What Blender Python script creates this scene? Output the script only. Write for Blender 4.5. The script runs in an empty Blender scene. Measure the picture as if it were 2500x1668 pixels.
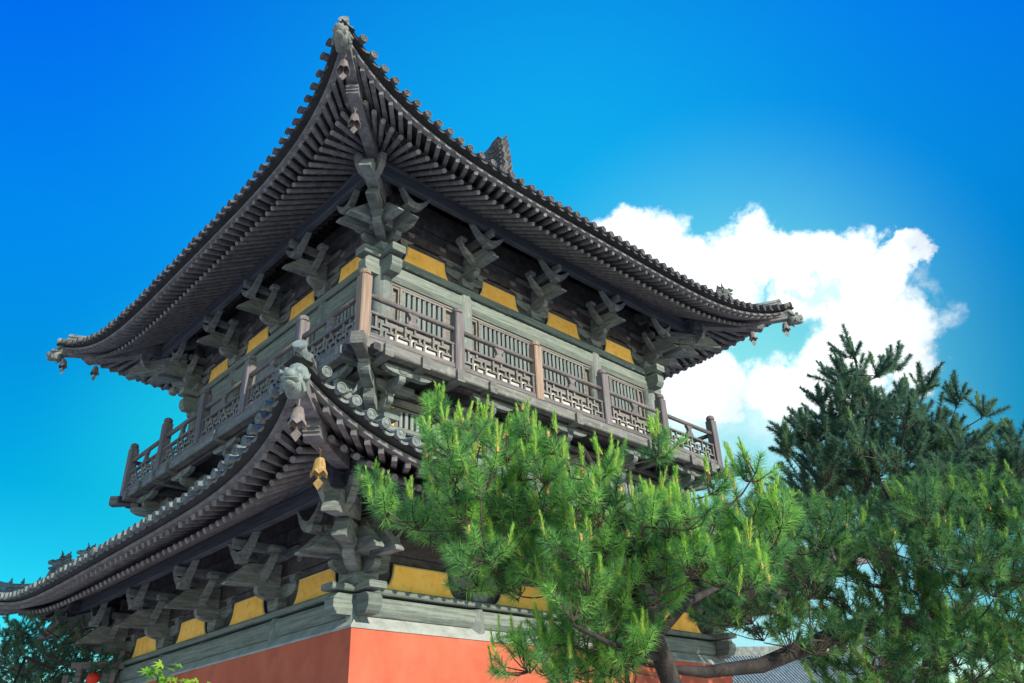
import bpy, math, random
import numpy as np
from mathutils import Vector, Matrix
random.seed(11); RNG = np.random.default_rng(11)
SC = bpy.context.scene
COL = SC.collection
R = math.radians

# ------------------------------------------------------------------ camera
YAW, PIT, ROL, FPX = 0.799137, 0.501751, -0.042744, 1968.87
fw = Vector((math.cos(PIT)*math.cos(YAW), math.cos(PIT)*math.sin(YAW), math.sin(PIT)))
rt = fw.cross(Vector((0, 0, 1))).normalized(); up = rt.cross(fw)
r2 = rt*math.cos(ROL) + up*math.sin(ROL); u2 = up*math.cos(ROL) - rt*math.sin(ROL)
cam = bpy.data.cameras.new('camera'); cam_ob = bpy.data.objects.new('camera', cam); COL.objects.link(cam_ob)
m = Matrix((r2, u2, -fw)).transposed().to_4x4(); m.translation = Vector((-11.2161, -14.8785, -5.4458))
cam_ob.matrix_world = m
cam.sensor_width = 36; cam.lens = 36*FPX/2500; cam.clip_end = 4000; cam.clip_start = 0.05
SC.camera = cam_ob

# ------------------------------------------------------------------ light, sky, exposure
SUN_EL = R(26); SUN_DIR = Vector((0.04, -1.0, 0)).normalized()*math.cos(SUN_EL) + Vector((0, 0, math.sin(SUN_EL)))
sun = bpy.data.lights.new('sun', 'SUN'); sun.energy = 4.1; sun.angle = R(0.5); sun.color = (1.0, 0.90, 0.76)
sun_ob = bpy.data.objects.new('sun', sun); COL.objects.link(sun_ob)
sun_ob.rotation_euler = SUN_DIR.to_track_quat('Z', 'Y').to_euler(); sun_ob.location = (20, -40, 60)
SC.view_settings.view_transform = 'Standard'; SC.view_settings.look = 'None'
SC.view_settings.gamma = 1.0; SC.view_settings.exposure = 0.55; SC.view_settings.use_curve_mapping = False

world = bpy.data.worlds.new('World'); SC.world = world; world.use_nodes = True
nt = world.node_tree; nt.nodes.clear(); L = nt.links
def N(t, **k):
    n = nt.nodes.new(t)
    for a, b in k.items(): setattr(n, a, b)
    return n
def wmath(op, a, b=None, clamp=False):
    n = N('ShaderNodeMath', operation=op); n.use_clamp = clamp
    for i, x in enumerate((a, b)):
        if x is None: continue
        if isinstance(x, (int, float)): n.inputs[i].default_value = x
        else: L.new(x, n.inputs[i])
    return n.outputs[0]
sky = N('ShaderNodeTexSky', sky_type='NISHITA'); sky.sun_disc = False
sky.sun_elevation = SUN_EL; sky.sun_rotation = math.atan2(SUN_DIR.x, SUN_DIR.y)
sky.air_density = 1.0; sky.dust_density = 0.4; sky.ozone_density = 3.0
tc = N('ShaderNodeTexCoord'); sep = N('ShaderNodeSeparateXYZ'); L.new(tc.outputs['Generated'], sep.inputs[0])
# deep clear-air blue overhead to cyan lower down, plus an unseen warm bright horizon band added as fill: the sky colour is filtered by elevation
ramp = N('ShaderNodeValToRGB'); L.new(sep.outputs['Z'], ramp.inputs[0])
el = ramp.color_ramp.elements
for pos, c in ((0.0, (4.0, 3.0, 2.0)), (0.065, (2.4, 2.2, 1.5)), (0.11, (0.5, 1.15, 0.85)), (0.17, (0.06, 1.0, 0.86)), (0.30, (0.004, 0.86, 0.93)), (0.42, (0.002, 0.85, 1.2)), (0.56, (0.003, 0.98, 1.85)), (0.72, (0.002, 0.86, 2.55)), (1.0, (0.002, 0.7, 2.5))):
    e = el[0] if pos == 0 else (el[len(el)-1] if pos == 1 else el.new(pos)); e.position = pos; e.color = (*c, 1)
flt = N('ShaderNodeMix', data_type='RGBA', blend_type='MULTIPLY'); flt.inputs['Factor'].default_value = 1
L.new(sky.outputs[0], flt.inputs[6]); L.new(ramp.outputs[0], flt.inputs[7])
# cumulus cloud bank to the right of the tower, as directions in the sky
nz = N('ShaderNodeTexNoise'); nz.inputs['Scale'].default_value = 12; nz.inputs['Detail'].default_value = 9; nz.inputs['Roughness'].default_value = 0.62
L.new(tc.outputs['Generated'], nz.inputs['Vector'])
nsub = N('ShaderNodeVectorMath', operation='SUBTRACT'); L.new(nz.outputs['Color'], nsub.inputs[0]); nsub.inputs[1].default_value = (.5, .5, .5)
nsc = N('ShaderNodeVectorMath', operation='SCALE'); L.new(nsub.outputs[0], nsc.inputs[0]); nsc.inputs['Scale'].default_value = 0.12
pv = N('ShaderNodeVectorMath', operation='ADD'); L.new(tc.outputs['Generated'], pv.inputs[0]); L.new(nsc.outputs[0], pv.inputs[1])
CLOUD = [(0.6626, 0.4804, 0.5746, 0.0441, 0.38), (0.6926, 0.4417, 0.5703, 0.0513, 0.38), (0.7262, 0.4228, 0.5422, 0.0453, 0.38), (0.757, 0.3691, 0.5392, 0.0488, 0.38), (0.7864, 0.3246, 0.5256, 0.047, 0.38), (0.8104, 0.2845, 0.5121, 0.0438, 0.38), (0.8376, 0.2625, 0.4791, 0.0393, 0.38), (0.8386, 0.2337, 0.4921, 0.025, 0.38), (0.8332, 0.2919, 0.4697, 0.0495, 0.38), (0.7584, 0.4176, 0.5003, 0.0551, 0.38), (0.7155, 0.4676, 0.519, 0.065, 0.38), (0.8645, 0.2709, 0.4235, 0.0543, 0.38), (0.8808, 0.2716, 0.3879, 0.0447, 0.38), (0.8504, 0.3369, 0.4041, 0.0619, 0.38), (0.8265, 0.4049, 0.391, 0.0529, 0.38), (0.7878, 0.461, 0.4085, 0.0527, 0.38), (0.7553, 0.5012, 0.4221, 0.0434, 0.38), (0.8383, 0.3157, 0.4445, 0.0454, 0.38), (0.8018, 0.3352, 0.4948, 0.0446, 0.38), (0.6491, 0.5171, 0.5579, 0.0446, 0.38), (0.8733, 0.2219, 0.4336, 0.0254, 0.85, 0.6), (0.8574, 0.2274, 0.4617, 0.0223, 0.9, 0.5), (0.7787, 0.4864, 0.3962, 0.0898, 0.97, 0.75), (0.8278, 0.421, 0.3707, 0.0754, 0.97, 0.6), (0.7272, 0.5268, 0.44, 0.0767, 0.97, 0.7)]
HOLES = [(0.8067, 0.3795, 0.453, 0.0355, 0.6, 0.8), (0.7952, 0.413, 0.4439, 0.0311, 0.6, 0.8), (0.8185, 0.348, 0.4571, 0.0249, 0.6, 0.8), (0.7842, 0.3599, 0.5055, 0.0143, 0.6, 0.55), (0.8124, 0.3163, 0.4898, 0.0221, 0.6, 0.5), (0.8043, 0.338, 0.4887, 0.02, 0.6, 0.6)]
GLOW = [(0.611, 0.5492, 0.5702), (0.7988, 0.4388, 0.4116), (0.3526, 0.8642, 0.3589), (0.8469, 0.5004, 0.18)]

def blob(x, y, z, r, soft, amp=1):
    d = N('ShaderNodeVectorMath', operation='DISTANCE'); L.new(pv.outputs[0], d.inputs[0]); d.inputs[1].default_value = (x, y, z)
    mr = N('ShaderNodeMapRange'); L.new(d.outputs['Value'], mr.inputs[0])
    mr.inputs[1].default_value = r; mr.inputs[2].default_value = r*(1-soft); mr.inputs[4].default_value = amp; mr.interpolation_type = 'SMOOTHSTEP'
    return mr.outputs[0]
acc = None
for b in CLOUD:
    o = blob(*b); acc = o if acc is None else wmath('MAXIMUM', acc, o)
for b in HOLES:
    acc = wmath('MULTIPLY', acc, wmath('SUBTRACT', 1.0, wmath('MULTIPLY', blob(*b[:5]), b[5])))
# bright halos painted into the sky colour round the cloud bank and beside the tower
def sky_halo(col_in, x, y, z, r, c, amt):
    d = N('ShaderNodeVectorMath', operation='DISTANCE'); L.new(tc.outputs['Generated'], d.inputs[0]); d.inputs[1].default_value = (x, y, z)
    mr = N('ShaderNodeMapRange'); L.new(d.outputs['Value'], mr.inputs[0]); mr.inputs[1].default_value = r; mr.inputs[2].default_value = 0; mr.inputs[4].default_value = amt; mr.interpolation_type = 'SMOOTHSTEP'
    q = N('ShaderNodeMix', data_type='RGBA'); L.new(mr.outputs[0], q.inputs['Factor']); L.new(col_in, q.inputs[6]); q.inputs[7].default_value = (*c, 1); return q.outputs[2]
skyc = sky_halo(flt.outputs[2], *GLOW[0], .66, (.04, 3.3, 6.0), .85)
skyc = sky_halo(skyc, *GLOW[1], .34, (1.8, 5.8, 5.8), .82)
skyc = sky_halo(skyc, *GLOW[3], .36, (3.2, 6.2, 6.8), .9)
skyc = sky_halo(skyc, *GLOW[2], .22, (.1, 4.9, 5.3), .6)
cmix = N('ShaderNodeMix', data_type='RGBA'); L.new(acc, cmix.inputs['Factor']); L.new(skyc, cmix.inputs[6]); 
n4 = N('ShaderNodeTexNoise'); n4.inputs['Scale'].default_value = 7; n4.inputs['Detail'].default_value = 6; L.new(pv.outputs[0], n4.inputs['Vector'])
crp = N('ShaderNodeValToRGB'); L.new(n4.outputs[0], crp.inputs[0]); crp.color_ramp.elements[0].position = .34; crp.color_ramp.elements[0].color = (5.5, 6.1, 6.6, 1); crp.color_ramp.elements[1].position = .56; crp.color_ramp.elements[1].color = (9.0, 9.8, 9.8, 1)
L.new(crp.outputs[0], cmix.inputs[7])
bg = N('ShaderNodeBackground'); bg.inputs[1].default_value = 0.10; L.new(cmix.outputs[2], bg.inputs[0])
wo = N('ShaderNodeOutputWorld'); L.new(bg.outputs[0], wo.inputs[0])

# ------------------------------------------------------------------ materials
def newmat(name):
    M = bpy.data.materials.new(name); M.use_nodes = True; t = M.node_tree; t.nodes.clear()
    return M, t, lambda typ, **k: (lambda n: ([setattr(n, a, b) for a, b in k.items()], n)[1])(t.nodes.new(typ))
def weathered(name, c0, c1, c2, scale=(2, 2, 2), spot=9.0, rough=0.8, bump=0.25, spotc=None, spotamt=0.0, fine=60):
    """three-tone worn surface: stretched grain, blotches and optional pale lichen or dirt spots"""
    M, t, A = newmat(name); K = t.links
    tcn = A('ShaderNodeTexCoord'); oi = A('ShaderNodeObjectInfo'); mp = A('ShaderNodeMapping'); mp.inputs['Scale'].default_value = scale
    off = A('ShaderNodeVectorMath', operation='SCALE'); off.inputs[0].default_value = (7.3, 3.1, 5.7); K.new(oi.outputs['Random'], off.inputs['Scale'])
    ad = A('ShaderNodeVectorMath', operation='ADD'); K.new(tcn.outputs['Object'], ad.inputs[0]); K.new(off.outputs[0], ad.inputs[1]); K.new(ad.outputs[0], mp.inputs['Vector'])
    n1 = A('ShaderNodeTexNoise'); n1.inputs['Scale'].default_value = 1.0; n1.inputs['Detail'].default_value = 6; n1.inputs['Roughness'].default_value = .65; K.new(mp.outputs[0], n1.inputs['Vector'])
    n2 = A('ShaderNodeTexNoise'); n2.inputs['Scale'].default_value = spot; n2.inputs['Detail'].default_value = 5; K.new(ad.outputs[0], n2.inputs['Vector'])
    r1 = A('ShaderNodeValToRGB'); K.new(n1.outputs[0], r1.inputs[0]); e = r1.color_ramp.elements
    e[0].position = .32; e[0].color = (*c0, 1); e[1].position = .7; e[1].color = (*c2, 1); q = e.new(.5); q.color = (*c1, 1)
    mx = A('ShaderNodeMix', data_type='RGBA'); K.new(r1.outputs[0], mx.inputs[6]); mx.inputs[7].default_value = (*(spotc or c2), 1)
    mr = A('ShaderNodeMapRange'); mr.inputs[1].default_value = .52; mr.inputs[2].default_value = .68; mr.inputs[4].default_value = spotamt; K.new(n2.outputs[0], mr.inputs[0]); K.new(mr.outputs[0], mx.inputs['Factor'])
    n3 = A('ShaderNodeTexNoise'); n3.inputs['Scale'].default_value = fine; n3.inputs['Detail'].default_value = 3; K.new(ad.outputs[0], n3.inputs['Vector'])
    b = A('ShaderNodeBsdfPrincipled'); b.inputs['Roughness'].default_value = rough; b.inputs['Specular IOR Level'].default_value = .3; 
    rv = A('ShaderNodeMapRange'); rv.inputs[3].default_value = .80; rv.inputs[4].default_value = 1.12; K.new(oi.outputs['Random'], rv.inputs[0])
    pc = A('ShaderNodeVectorMath', operation='SCALE'); K.new(mx.outputs[2], pc.inputs[0]); K.new(rv.outputs[0], pc.inputs['Scale']); K.new(pc.outputs[0], b.inputs['Base Color'])
    hs = A('ShaderNodeMath', operation='ADD'); K.new(n1.outputs[0], hs.inputs[0]); K.new(n3.outputs[0], hs.inputs[1])
    bp = A('ShaderNodeBump'); bp.inputs['Strength'].default_value = bump; bp.inputs['Distance'].default_value = .02; K.new(hs.outputs[0], bp.inputs['Height']); K.new(bp.outputs[0], b.inputs['Normal'])
    o = A('ShaderNodeOutputMaterial'); K.new(b.outputs[0], o.inputs[0]); return M
def foliage(name, stops, trans=.35):
    M, t, A = newmat(name); K = t.links
    at = A('ShaderNodeAttribute', attribute_name='tone'); rp = A('ShaderNodeValToRGB'); K.new(at.outputs['Fac'], rp.inputs[0]); e = rp.color_ramp.elements
    for i, (p, c) in enumerate(stops):
        q = e[0] if i == 0 else (e[len(e)-1] if i == len(stops)-1 else e.new(p)); q.position = p; q.color = (*c, 1)
    d = A('ShaderNodeBsdfDiffuse'); K.new(rp.outputs[0], d.inputs[0])
    tr = A('ShaderNodeBsdfTranslucent'); K.new(rp.outputs[0], tr.inputs[0]); mx = A('ShaderNodeMixShader'); mx.inputs[0].default_value = trans
    K.new(d.outputs[0], mx.inputs[1]); K.new(tr.outputs[0], mx.inputs[2]); o = A('ShaderNodeOutputMaterial'); K.new(mx.outputs[0], o.inputs[0]); return M
H3 = (1.3, 1.3, 26); V3 = (26, 26, 1.1)
MT = dict(
 dark=weathered('dark_aged_wood', (.032, .030, .030), (.06, .057, .058), (.10, .095, .096), (6, 6, 6)),
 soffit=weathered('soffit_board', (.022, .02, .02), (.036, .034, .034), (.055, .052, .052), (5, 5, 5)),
 rafter=weathered('rafter_wood', (.10, .095, .097), (.155, .15, .152), (.23, .225, .225), (7, 7, 7), spotc=(.25, .25, .25), spotamt=.25),
 beam=weathered('green_grey_beam', (.09, .11, .098), (.155, .185, .163), (.235, .265, .23), H3, spotc=(.25, .28, .24), spotamt=.3),
 column=weathered('green_grey_column', (.10, .115, .108), (.155, .175, .163), (.23, .25, .23), V3, spotc=(.30, .34, .32), spotamt=.4),
 bracket=weathered('bracket_wood', (.08, .092, .086), (.15, .17, .158), (.25, .275, .255), (3, 3, 22), spotc=(.30, .34, .31), spotamt=.25),
 ebeam=weathered('blue_black_board', (.04, .045, .055), (.065, .073, .09), (.095, .11, .125), H3),
 lat=weathered('beige_grey_lattice', (.13, .12, .105), (.20, .185, .162), (.28, .26, .23), H3),
 plaster=weathered('pale_plaster', (.36, .35, .32), (.45, .435, .40), (.52, .50, .46)),
 rail=weathered('purple_grey_rail', (.09, .08, .076), (.148, .132, .126), (.22, .195, .185), H3, spotc=(.28, .25, .23), spotamt=.4),
 post=weathered('purple_grey_post', (.095, .084, .082), (.148, .132, .13), (.22, .196, .19), V3),
 tanpost=weathered('tan_post', (.20, .145, .105), (.29, .205, .145), (.37, .27, .20), V3),
 deck=weathered('deck_timber', (.09, .09, .08), (.145, .145, .128), (.215, .21, .185), H3, spotc=(.30, .28, .24), spotamt=.5),
 panelwood=weathered('grey_beige_panel', (.125, .118, .108), (.19, .178, .16), (.26, .24, .215), H3),
 slat=weathered('pale_teal_slat', (.13, .155, .155), (.20, .235, .232), (.29, .32, .31), V3),
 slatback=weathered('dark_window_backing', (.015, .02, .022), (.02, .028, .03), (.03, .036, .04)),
 yellow=weathered('ochre_yellow_panel', (.84, .44, .07), (.93, .53, .105), (.95, .60, .16), (2, 2, 2), spotc=(.5, .24, .03), spotamt=.35, bump=.08),
 trim_and_shade=weathered('black_trim_and_shade', (.02, .022, .022), (.03, .033, .033), (.05, .05, .05)),  # black trim; also the shade painted under the tile overhang
 cream=weathered('cream_edge', (.50, .40, .18), (.6, .48, .22), (.66, .55, .28)),
 red=weathered('red_limewash', (.53, .115, .058), (.61, .145, .078), (.67, .18, .10), (1.5, 1.5, .8), spot=2.4, spotc=(.47, .105, .06), spotamt=.55, bump=.2, rough=.9),
 coping=weathered('lime_coping', (.20, .212, .20), (.28, .30, .278), (.36, .375, .35), (3, 3, 3), spotc=(.36, .39, .37), spotamt=.4),
 updark=weathered('dark_roof_tile', (.055, .052, .05), (.10, .094, .09), (.17, .158, .15), (6, 6, 6), spot=16, spotc=(.22, .23, .20), spotamt=.45, rough=.9, bump=.4),
 tile=weathered('grey_roof_tile', (.09, .105, .097), (.155, .178, .165), (.245, .27, .25), (6, 6, 6), spot=16, spotc=(.32, .36, .33), spotamt=.5, rough=.9, bump=.4),
 ridge=weathered('grey_ridge_tile', (.10, .115, .105), (.17, .185, .165), (.26, .27, .24), (5, 5, 5), spot=14, spotc=(.34, .35, .28), spotamt=.5, rough=.9, bump=.4),
 pale=weathered('pale_glazed_grey', (.12, .155, .14), (.21, .255, .23), (.33, .38, .345), (8, 8, 8), spot=18, spotc=(.2, .26, .24), spotamt=.5, bump=.3),
 bell=weathered('dull_iron_bell', (.12, .10, .09), (.20, .17, .15), (.30, .26, .23), (12, 12, 6), rough=.55),
 brass=weathered('warm_brass_bell', (.20, .12, .04), (.31, .20, .07), (.42, .29, .12), (12, 12, 6), rough=.5),
 bark=weathered('pine_bark', (.018, .015, .013), (.036, .03, .026), (.07, .058, .048), (9, 9, 4), bump=.6),
 twig=weathered('pine_twig', (.04, .03, .022), (.07, .052, .036), (.12, .09, .06), (14, 14, 14)),
 bud=weathered('orange_bud', (.42, .19, .06), (.52, .26, .09), (.60, .36, .15), (20, 20, 20)),
 paving=weathered('stone_paving', (.52, .48, .42), (.64, .59, .52), (.72, .67, .60), (.8, .8, .8), spot=3),
 lantern=weathered('red_silk', (.55, .03, .02), (.65, .05, .03), (.72, .08, .05)),
 gold=weathered('gold_cloth', (.6, .4, .08), (.7, .48, .1), (.75, .55, .15)),
)
MT['pineA'] = foliage('pine_needles_bright', [(0, (.085, .21, .095)), (.35, (.19, .44, .14)), (.7, (.38, .70, .13)), (1, (.55, .84, .16))], .55)
MT['pineB'] = foliage('pine_needles_mid', [(0, (.06, .15, .08)), (.4, (.13, .30, .115)), (.75, (.25, .48, .11)), (1, (.40, .62, .13))], .5)
MT['pineC'] = foliage('pine_needles_dark', [(0, (.075, .15, .12)), (.5, (.14, .27, .165)), (1, (.28, .45, .17))], .5)
MT['leaf'] = foliage('maple_leaf', [(0, (.10, .30, .03)), (1, (.35, .55, .05))], .45)

# ------------------------------------------------------------------ mesh helpers
class MB:
    def __init__(s): s.v = []; s.f = []; s.mi = []; s.xf = Matrix.Identity(4); s.cm = 0
    def add(s, vs, fs):
        b = len(s.v); s.v += [tuple(s.xf @ Vector(p)) for p in vs]; s.f += [tuple(b+i for i in q) for q in fs]; s.mi += [s.cm]*len(fs); return s
    def box(s, x0, x1, y0, y1, z0, z1):
        return s.add([(x, y, z) for z in (z0, z1) for y in (y0, y1) for x in (x0, x1)], [(0, 2, 3, 1), (4, 5, 7, 6), (0, 1, 5, 4), (2, 6, 7, 3), (0, 4, 6, 2), (1, 3, 7, 5)])
    def bbox(s, x0, x1, y0, y1, z0, z1, b=.015):
        """box with chamfered long edges (chamfer in the two thinner directions)"""
        d = (x1-x0, y1-y0, z1-z0); ax = max(range(3), key=lambda i: d[i]); lo = (x0, y0, z0); hi = (x1, y1, z1)
        o = [i for i in range(3) if i != ax]; a0, a1, c0, c1 = lo[o[0]], hi[o[0]], lo[o[1]], hi[o[1]]; b = min(b, (a1-a0)*.4, (c1-c0)*.4)
        pr = [(a0+b, c0), (a1-b, c0), (a1, c0+b), (a1, c1-b), (a1-b, c1), (a0+b, c1), (a0, c1-b), (a0, c0+b)]; vs = []
        for t in (lo[ax], hi[ax]):
            for (a, c) in pr:
                p = [0, 0, 0]; p[ax] = t; p[o[0]] = a; p[o[1]] = c; vs.append(tuple(p))
        fs = [(i, (i+1) % 8, (i+1) % 8+8, i+8) for i in range(8)] + [tuple(range(7, -1, -1)), tuple(range(8, 16))]
        if ax == 1: fs = [q[::-1] for q in fs]
        return s.add(vs, fs)
    def prism(s, poly, w0, w1, fn):
        """polygon extruded between w0 and w1; fn(u, v, w) gives the point"""
        n = len(poly); vs = [fn(u, v, w0) for u, v in poly] + [fn(u, v, w1) for u, v in poly]
        return s.add(vs, [tuple(range(n-1, -1, -1)), tuple(range(n, 2*n))] + [(i, (i+1) % n, (i+1) % n+n, i+n) for i in range(n)])
    def sweep(s, pts, prof, ups=None, cap=True, scale=None):
        """closed profile [(side, up)] swept along points"""
        P = [Vector(p) for p in pts]; n = len(prof); vs = []
        for i, p in enumerate(P):
            d = (P[min(i+1, len(P)-1)]-P[max(i-1, 0)]).normalized(); u0 = Vector(ups) if ups else Vector((0, 0, 1))
            if abs(d.dot(u0)) > .98: u0 = Vector((1, 0, 0))
            sd = d.cross(u0).normalized(); u = sd.cross(d); k = scale[i] if scale else 1
            vs += [tuple(p+sd*a*k+u*b*k) for a, b in prof]
        fs = [(i*n+j, i*n+(j+1) % n, (i+1)*n+(j+1) % n, (i+1)*n+j) for i in range(len(P)-1) for j in range(n)]
        if cap: fs += [tuple(range(n-1, -1, -1)), tuple(range((len(P)-1)*n, len(P)*n))]
        return s.add(vs, fs)
    def tube(s, pts, r, n=8, cap=True):
        rr = r if isinstance(r, (list, tuple)) else [r]*len(pts)
        return s.sweep(pts, [(math.cos(2*math.pi*i/n), math.sin(2*math.pi*i/n)) for i in range(n)], cap=cap, scale=rr)
    def lathe(s, prof, c=(0, 0, 0), n=12, mod=None):
        vs = []; k = len(prof)
        for j in range(n):
            a = 2*math.pi*j/n
            for i, (r, z) in enumerate(prof):
                if mod: r, z = mod(i, j, r, z)
                vs.append((c[0]+r*math.cos(a), c[1]+r*math.sin(a), c[2]+z))
        return s.add(vs, [(j*k+i, ((j+1) % n)*k+i, ((j+1) % n)*k+i+1, j*k+i+1) for j in range(n) for i in range(k-1)])
    def ball(s, c, r, n=8, m_=5, sq=(1, 1, 1)):
        vs = []; fs = []
        for i in range(m_+1):
            t = math.pi*i/m_
            for j in range(n):
                a = 2*math.pi*j/n; vs.append((c[0]+sq[0]*r*math.sin(t)*math.cos(a), c[1]+sq[1]*r*math.sin(t)*math.sin(a), c[2]+sq[2]*r*math.cos(t)))
        for i in range(m_):
            for j in range(n): fs.append((i*n+j, (i+1)*n+j, (i+1)*n+(j+1) % n, i*n+(j+1) % n))
        return s.add(vs, fs)
    def build(s, name, mat, parent=None, smooth=False):
        me = bpy.data.meshes.new(name); me.from_pydata(s.v, [], s.f)
        for q in (mat if isinstance(mat, (list, tuple)) else [mat]): me.materials.append(MT[q] if isinstance(q, str) else q)
        if any(s.mi): me.polygons.foreach_set('material_index', s.mi)
        if smooth: me.polygons.foreach_set('use_smooth', [True]*len(me.polygons))
        me.update(); o = bpy.data.objects.new(name, me); COL.objects.link(o)
        if parent: o.parent = parent
        return o
def tag(o, label=None, cat=None, group=None, kind=None):
    for k, v in (('label', label), ('category', cat), ('group', group), ('kind', kind)):
        if v: o[k] = v
    return o
def empty(name, loc=(0, 0, 0), rz=0):
    o = bpy.data.objects.new(name, None); COL.objects.link(o); o.location = loc; o.rotation_euler = (0, 0, rz); o.empty_display_size = .3; return o
def copy_tree(o, parent=None):
    c = o.copy(); COL.objects.link(c); c.parent = parent
    for ch in list(o.children): copy_tree(ch, c)
    return c
def side(k): return Matrix.Rotation(-k*math.pi/2, 4, 'Z')   # side 0 faces -Y (right in view), side 1 faces -X (left in view)
def lerp(a, b, t): return a+(b-a)*t
# ------------------------------------------------------------------ ground
GZ = -7.05
g = MB(); g.add([(-900, -900, GZ), (900, -900, GZ), (900, 900, GZ), (-900, 900, GZ)], [(0, 1, 2, 3)])
tag(g.build('ground', 'paving'), kind='structure')

# ------------------------------------------------------------------ the tower
T = empty('temple_tower', (0, 0, GZ))
tag(T, 'two storey dark timber temple tower with upswept tiled eaves over a red wall', 'tower')
class TB(MB):
    """mesh under the tower: coordinates are world ones, root sits at ground level"""
    def build(s, name, mat, parent=None, smooth=False):
        o = MB.build(s, name, mat, parent or T, smooth)
        if parent is None or parent is T: o.location = (0, 0, -GZ)
        return o
HU, HL, HM = 4.0, 4.5066, 4.10
UN = (0, 1, 3, 4)

# red lower wall and its sloped lime coping
w = TB(); h = 4.72
for k in range(4): w.xf = side(k); w.add([(-h, -h, GZ), (h, -h, GZ), (h, -h, -3.40), (-h, -h, -3.40)], [(0, 1, 2, 3)])
w.xf = Matrix.Identity(4); w.build('lower_wall', 'red')
c = TB(); h1 = 4.60
for k in range(4):
    c.xf = side(k); hh = 4.735
    c.add([(-hh, -hh, -3.43), (hh, -hh, -3.43), (hh, -hh, -3.395), (-hh, -hh, -3.395), (h1-.02, -h1, -3.24), (-h1+.02, -h1, -3.24)], [(0, 1, 2, 3), (3, 2, 4, 5)])
c.build('wall_coping', 'coping')

def column(x, y, z0, z1, r):
    b = TB(); b.lathe([(r, z0), (r, z1-.35), (r*.93, z1-.1), (r*.8, z1), (0, z1)], (x, y, 0), 14); b.build('column', 'column', smooth=True)
def ring_pts(h, units):
    pts = set()
    for k in range(4):
        for u in units:
            p = side(k) @ Vector((-h+2*h*u/4, -h, 0)); pts.add((round(p.x, 3), round(p.y, 3)))
    return sorted(pts)
for x, y in ring_pts(HL, UN): column(x, y, -3.42, -2.93, .17)
for x, y in ring_pts(HU, UN): column(x, y, 1.02, 3.45, .19)

def level(hh, zb0, zb1, zp0, zp1, rnd):
    """tie beam and plank of one storey on every side; their heads cross and stick out at the corners"""
    for k in range(4):
        b = TB(); b.xf = side(k); th = .13; n = zb1-zb0
        prof = [(-th*.55, zb0), (th*.55, zb0), (th, zb0+n*.3), (th, zb1-.05), (th*.8, zb1), (-th*.8, zb1), (-th, zb1-.05), (-th, zb0+n*.3)]
        # beam between the corner columns, in lengths butted at the columns
        b.prism(prof, -hh+.12, hh-.12, lambda u, v, w_: (w_, -hh+u, v)); b.build('tie_beam', 'beam')
        for sg in (-1, 1):         # faceted beam heads past each corner column
            e = TB(); e.xf = side(k)
            pr = [(.15, zb0-.02), (.40, zb0-.02), (.47, zb0+.08), (.47, zb1-.07), (.40, zb1), (.15, zb1)]
            e.prism(pr, -.118, .118, lambda u, v, w_: (sg*(hh+u), -hh+w_, v))
            e.build('beam_head', 'beam')
        p = TB(); p.xf = side(k); p.bbox(-hh-.52+.001*k, hh+.52-.001*k, -hh-.15, -hh+.16, zp0+(.0035 if k % 2 else 0), zp1+(.0035 if k % 2 else 0), .02); p.build('plank_beam', 'beam')
level(HU, 3.06, 3.385, 3.43, 3.595, 1)
level(HL, -3.225, -2.955, -2.91, -2.815, 0)
level(HM, -.30, -.10, -.055, .03, 0)

def bracket_wall(hh, z0, z1, zy0, zy1, vents=False):
    """dark boarding behind the brackets with shaped yellow panels between them"""
    for k in range(4):
        b = TB(); b.xf = side(k); b.box(-hh-.02, hh+.02, -hh+.0, -hh+.08, z0, z1)
        b.build('bracket_wall', 'dark')
        f = TB(); f.xf = side(k); d = (z1-zy1)
        for i, q in enumerate((.12, .50)):
            f.bbox(-hh-.3, hh+.3, -hh-.075, -hh+.02, zy1+d*q, zy1+d*(q+.20), .01)
        f.build('wall_fillet', 'dark')
        if k > 1: continue
        for i in range(4):
            a0 = -hh+2*hh*(i+.5)/4; w0 = (hh/4)*.66; w1 = (hh/4)*.46; n = zy1-zy0
            def shape(g_):
                pts = []; A0, A1 = w0+g_, w1+g_
                pts += [(-A0, zy0-g_*.2), (A0, zy0-g_*.2)]
                for j in range(7):      # concave shoulder
                    t = j/6*math.pi/2; pts.append((A1+(A0-A1)*(1-math.sin(t)), zy0+(n-.05)*(1-math.cos(t))+.0))
                pts += [(A1-.012, zy1+g_)]; q = [(-u, v) for u, v in pts[2:]][::-1]
                return pts+q
            y = TB(); y.xf = side(k); y.prism(shape(0), -hh-.055, -hh+.01, lambda u, v, w_: (a0+u, w_, v)); o = y.build('yellow_panel', 'yellow')
            y = TB(); y.xf = side(k); y.prism(shape(.022), -hh-.047, -hh+.01, lambda u, v, w_: (a0+u, w_, v)); y.build('panel_edge', 'cream', o)
            y = TB(); y.xf = side(k); y.prism(shape(.045), -hh-.039, -hh+.01, lambda u, v, w_: (a0+u, w_, v)); y.build('panel_border', 'trim_and_shade', o)
bracket_wall(HU, 3.59, 5.3, 3.60, 4.02)
bracket_wall(HL, -2.82, -1.1, -2.81, -2.43)

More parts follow.
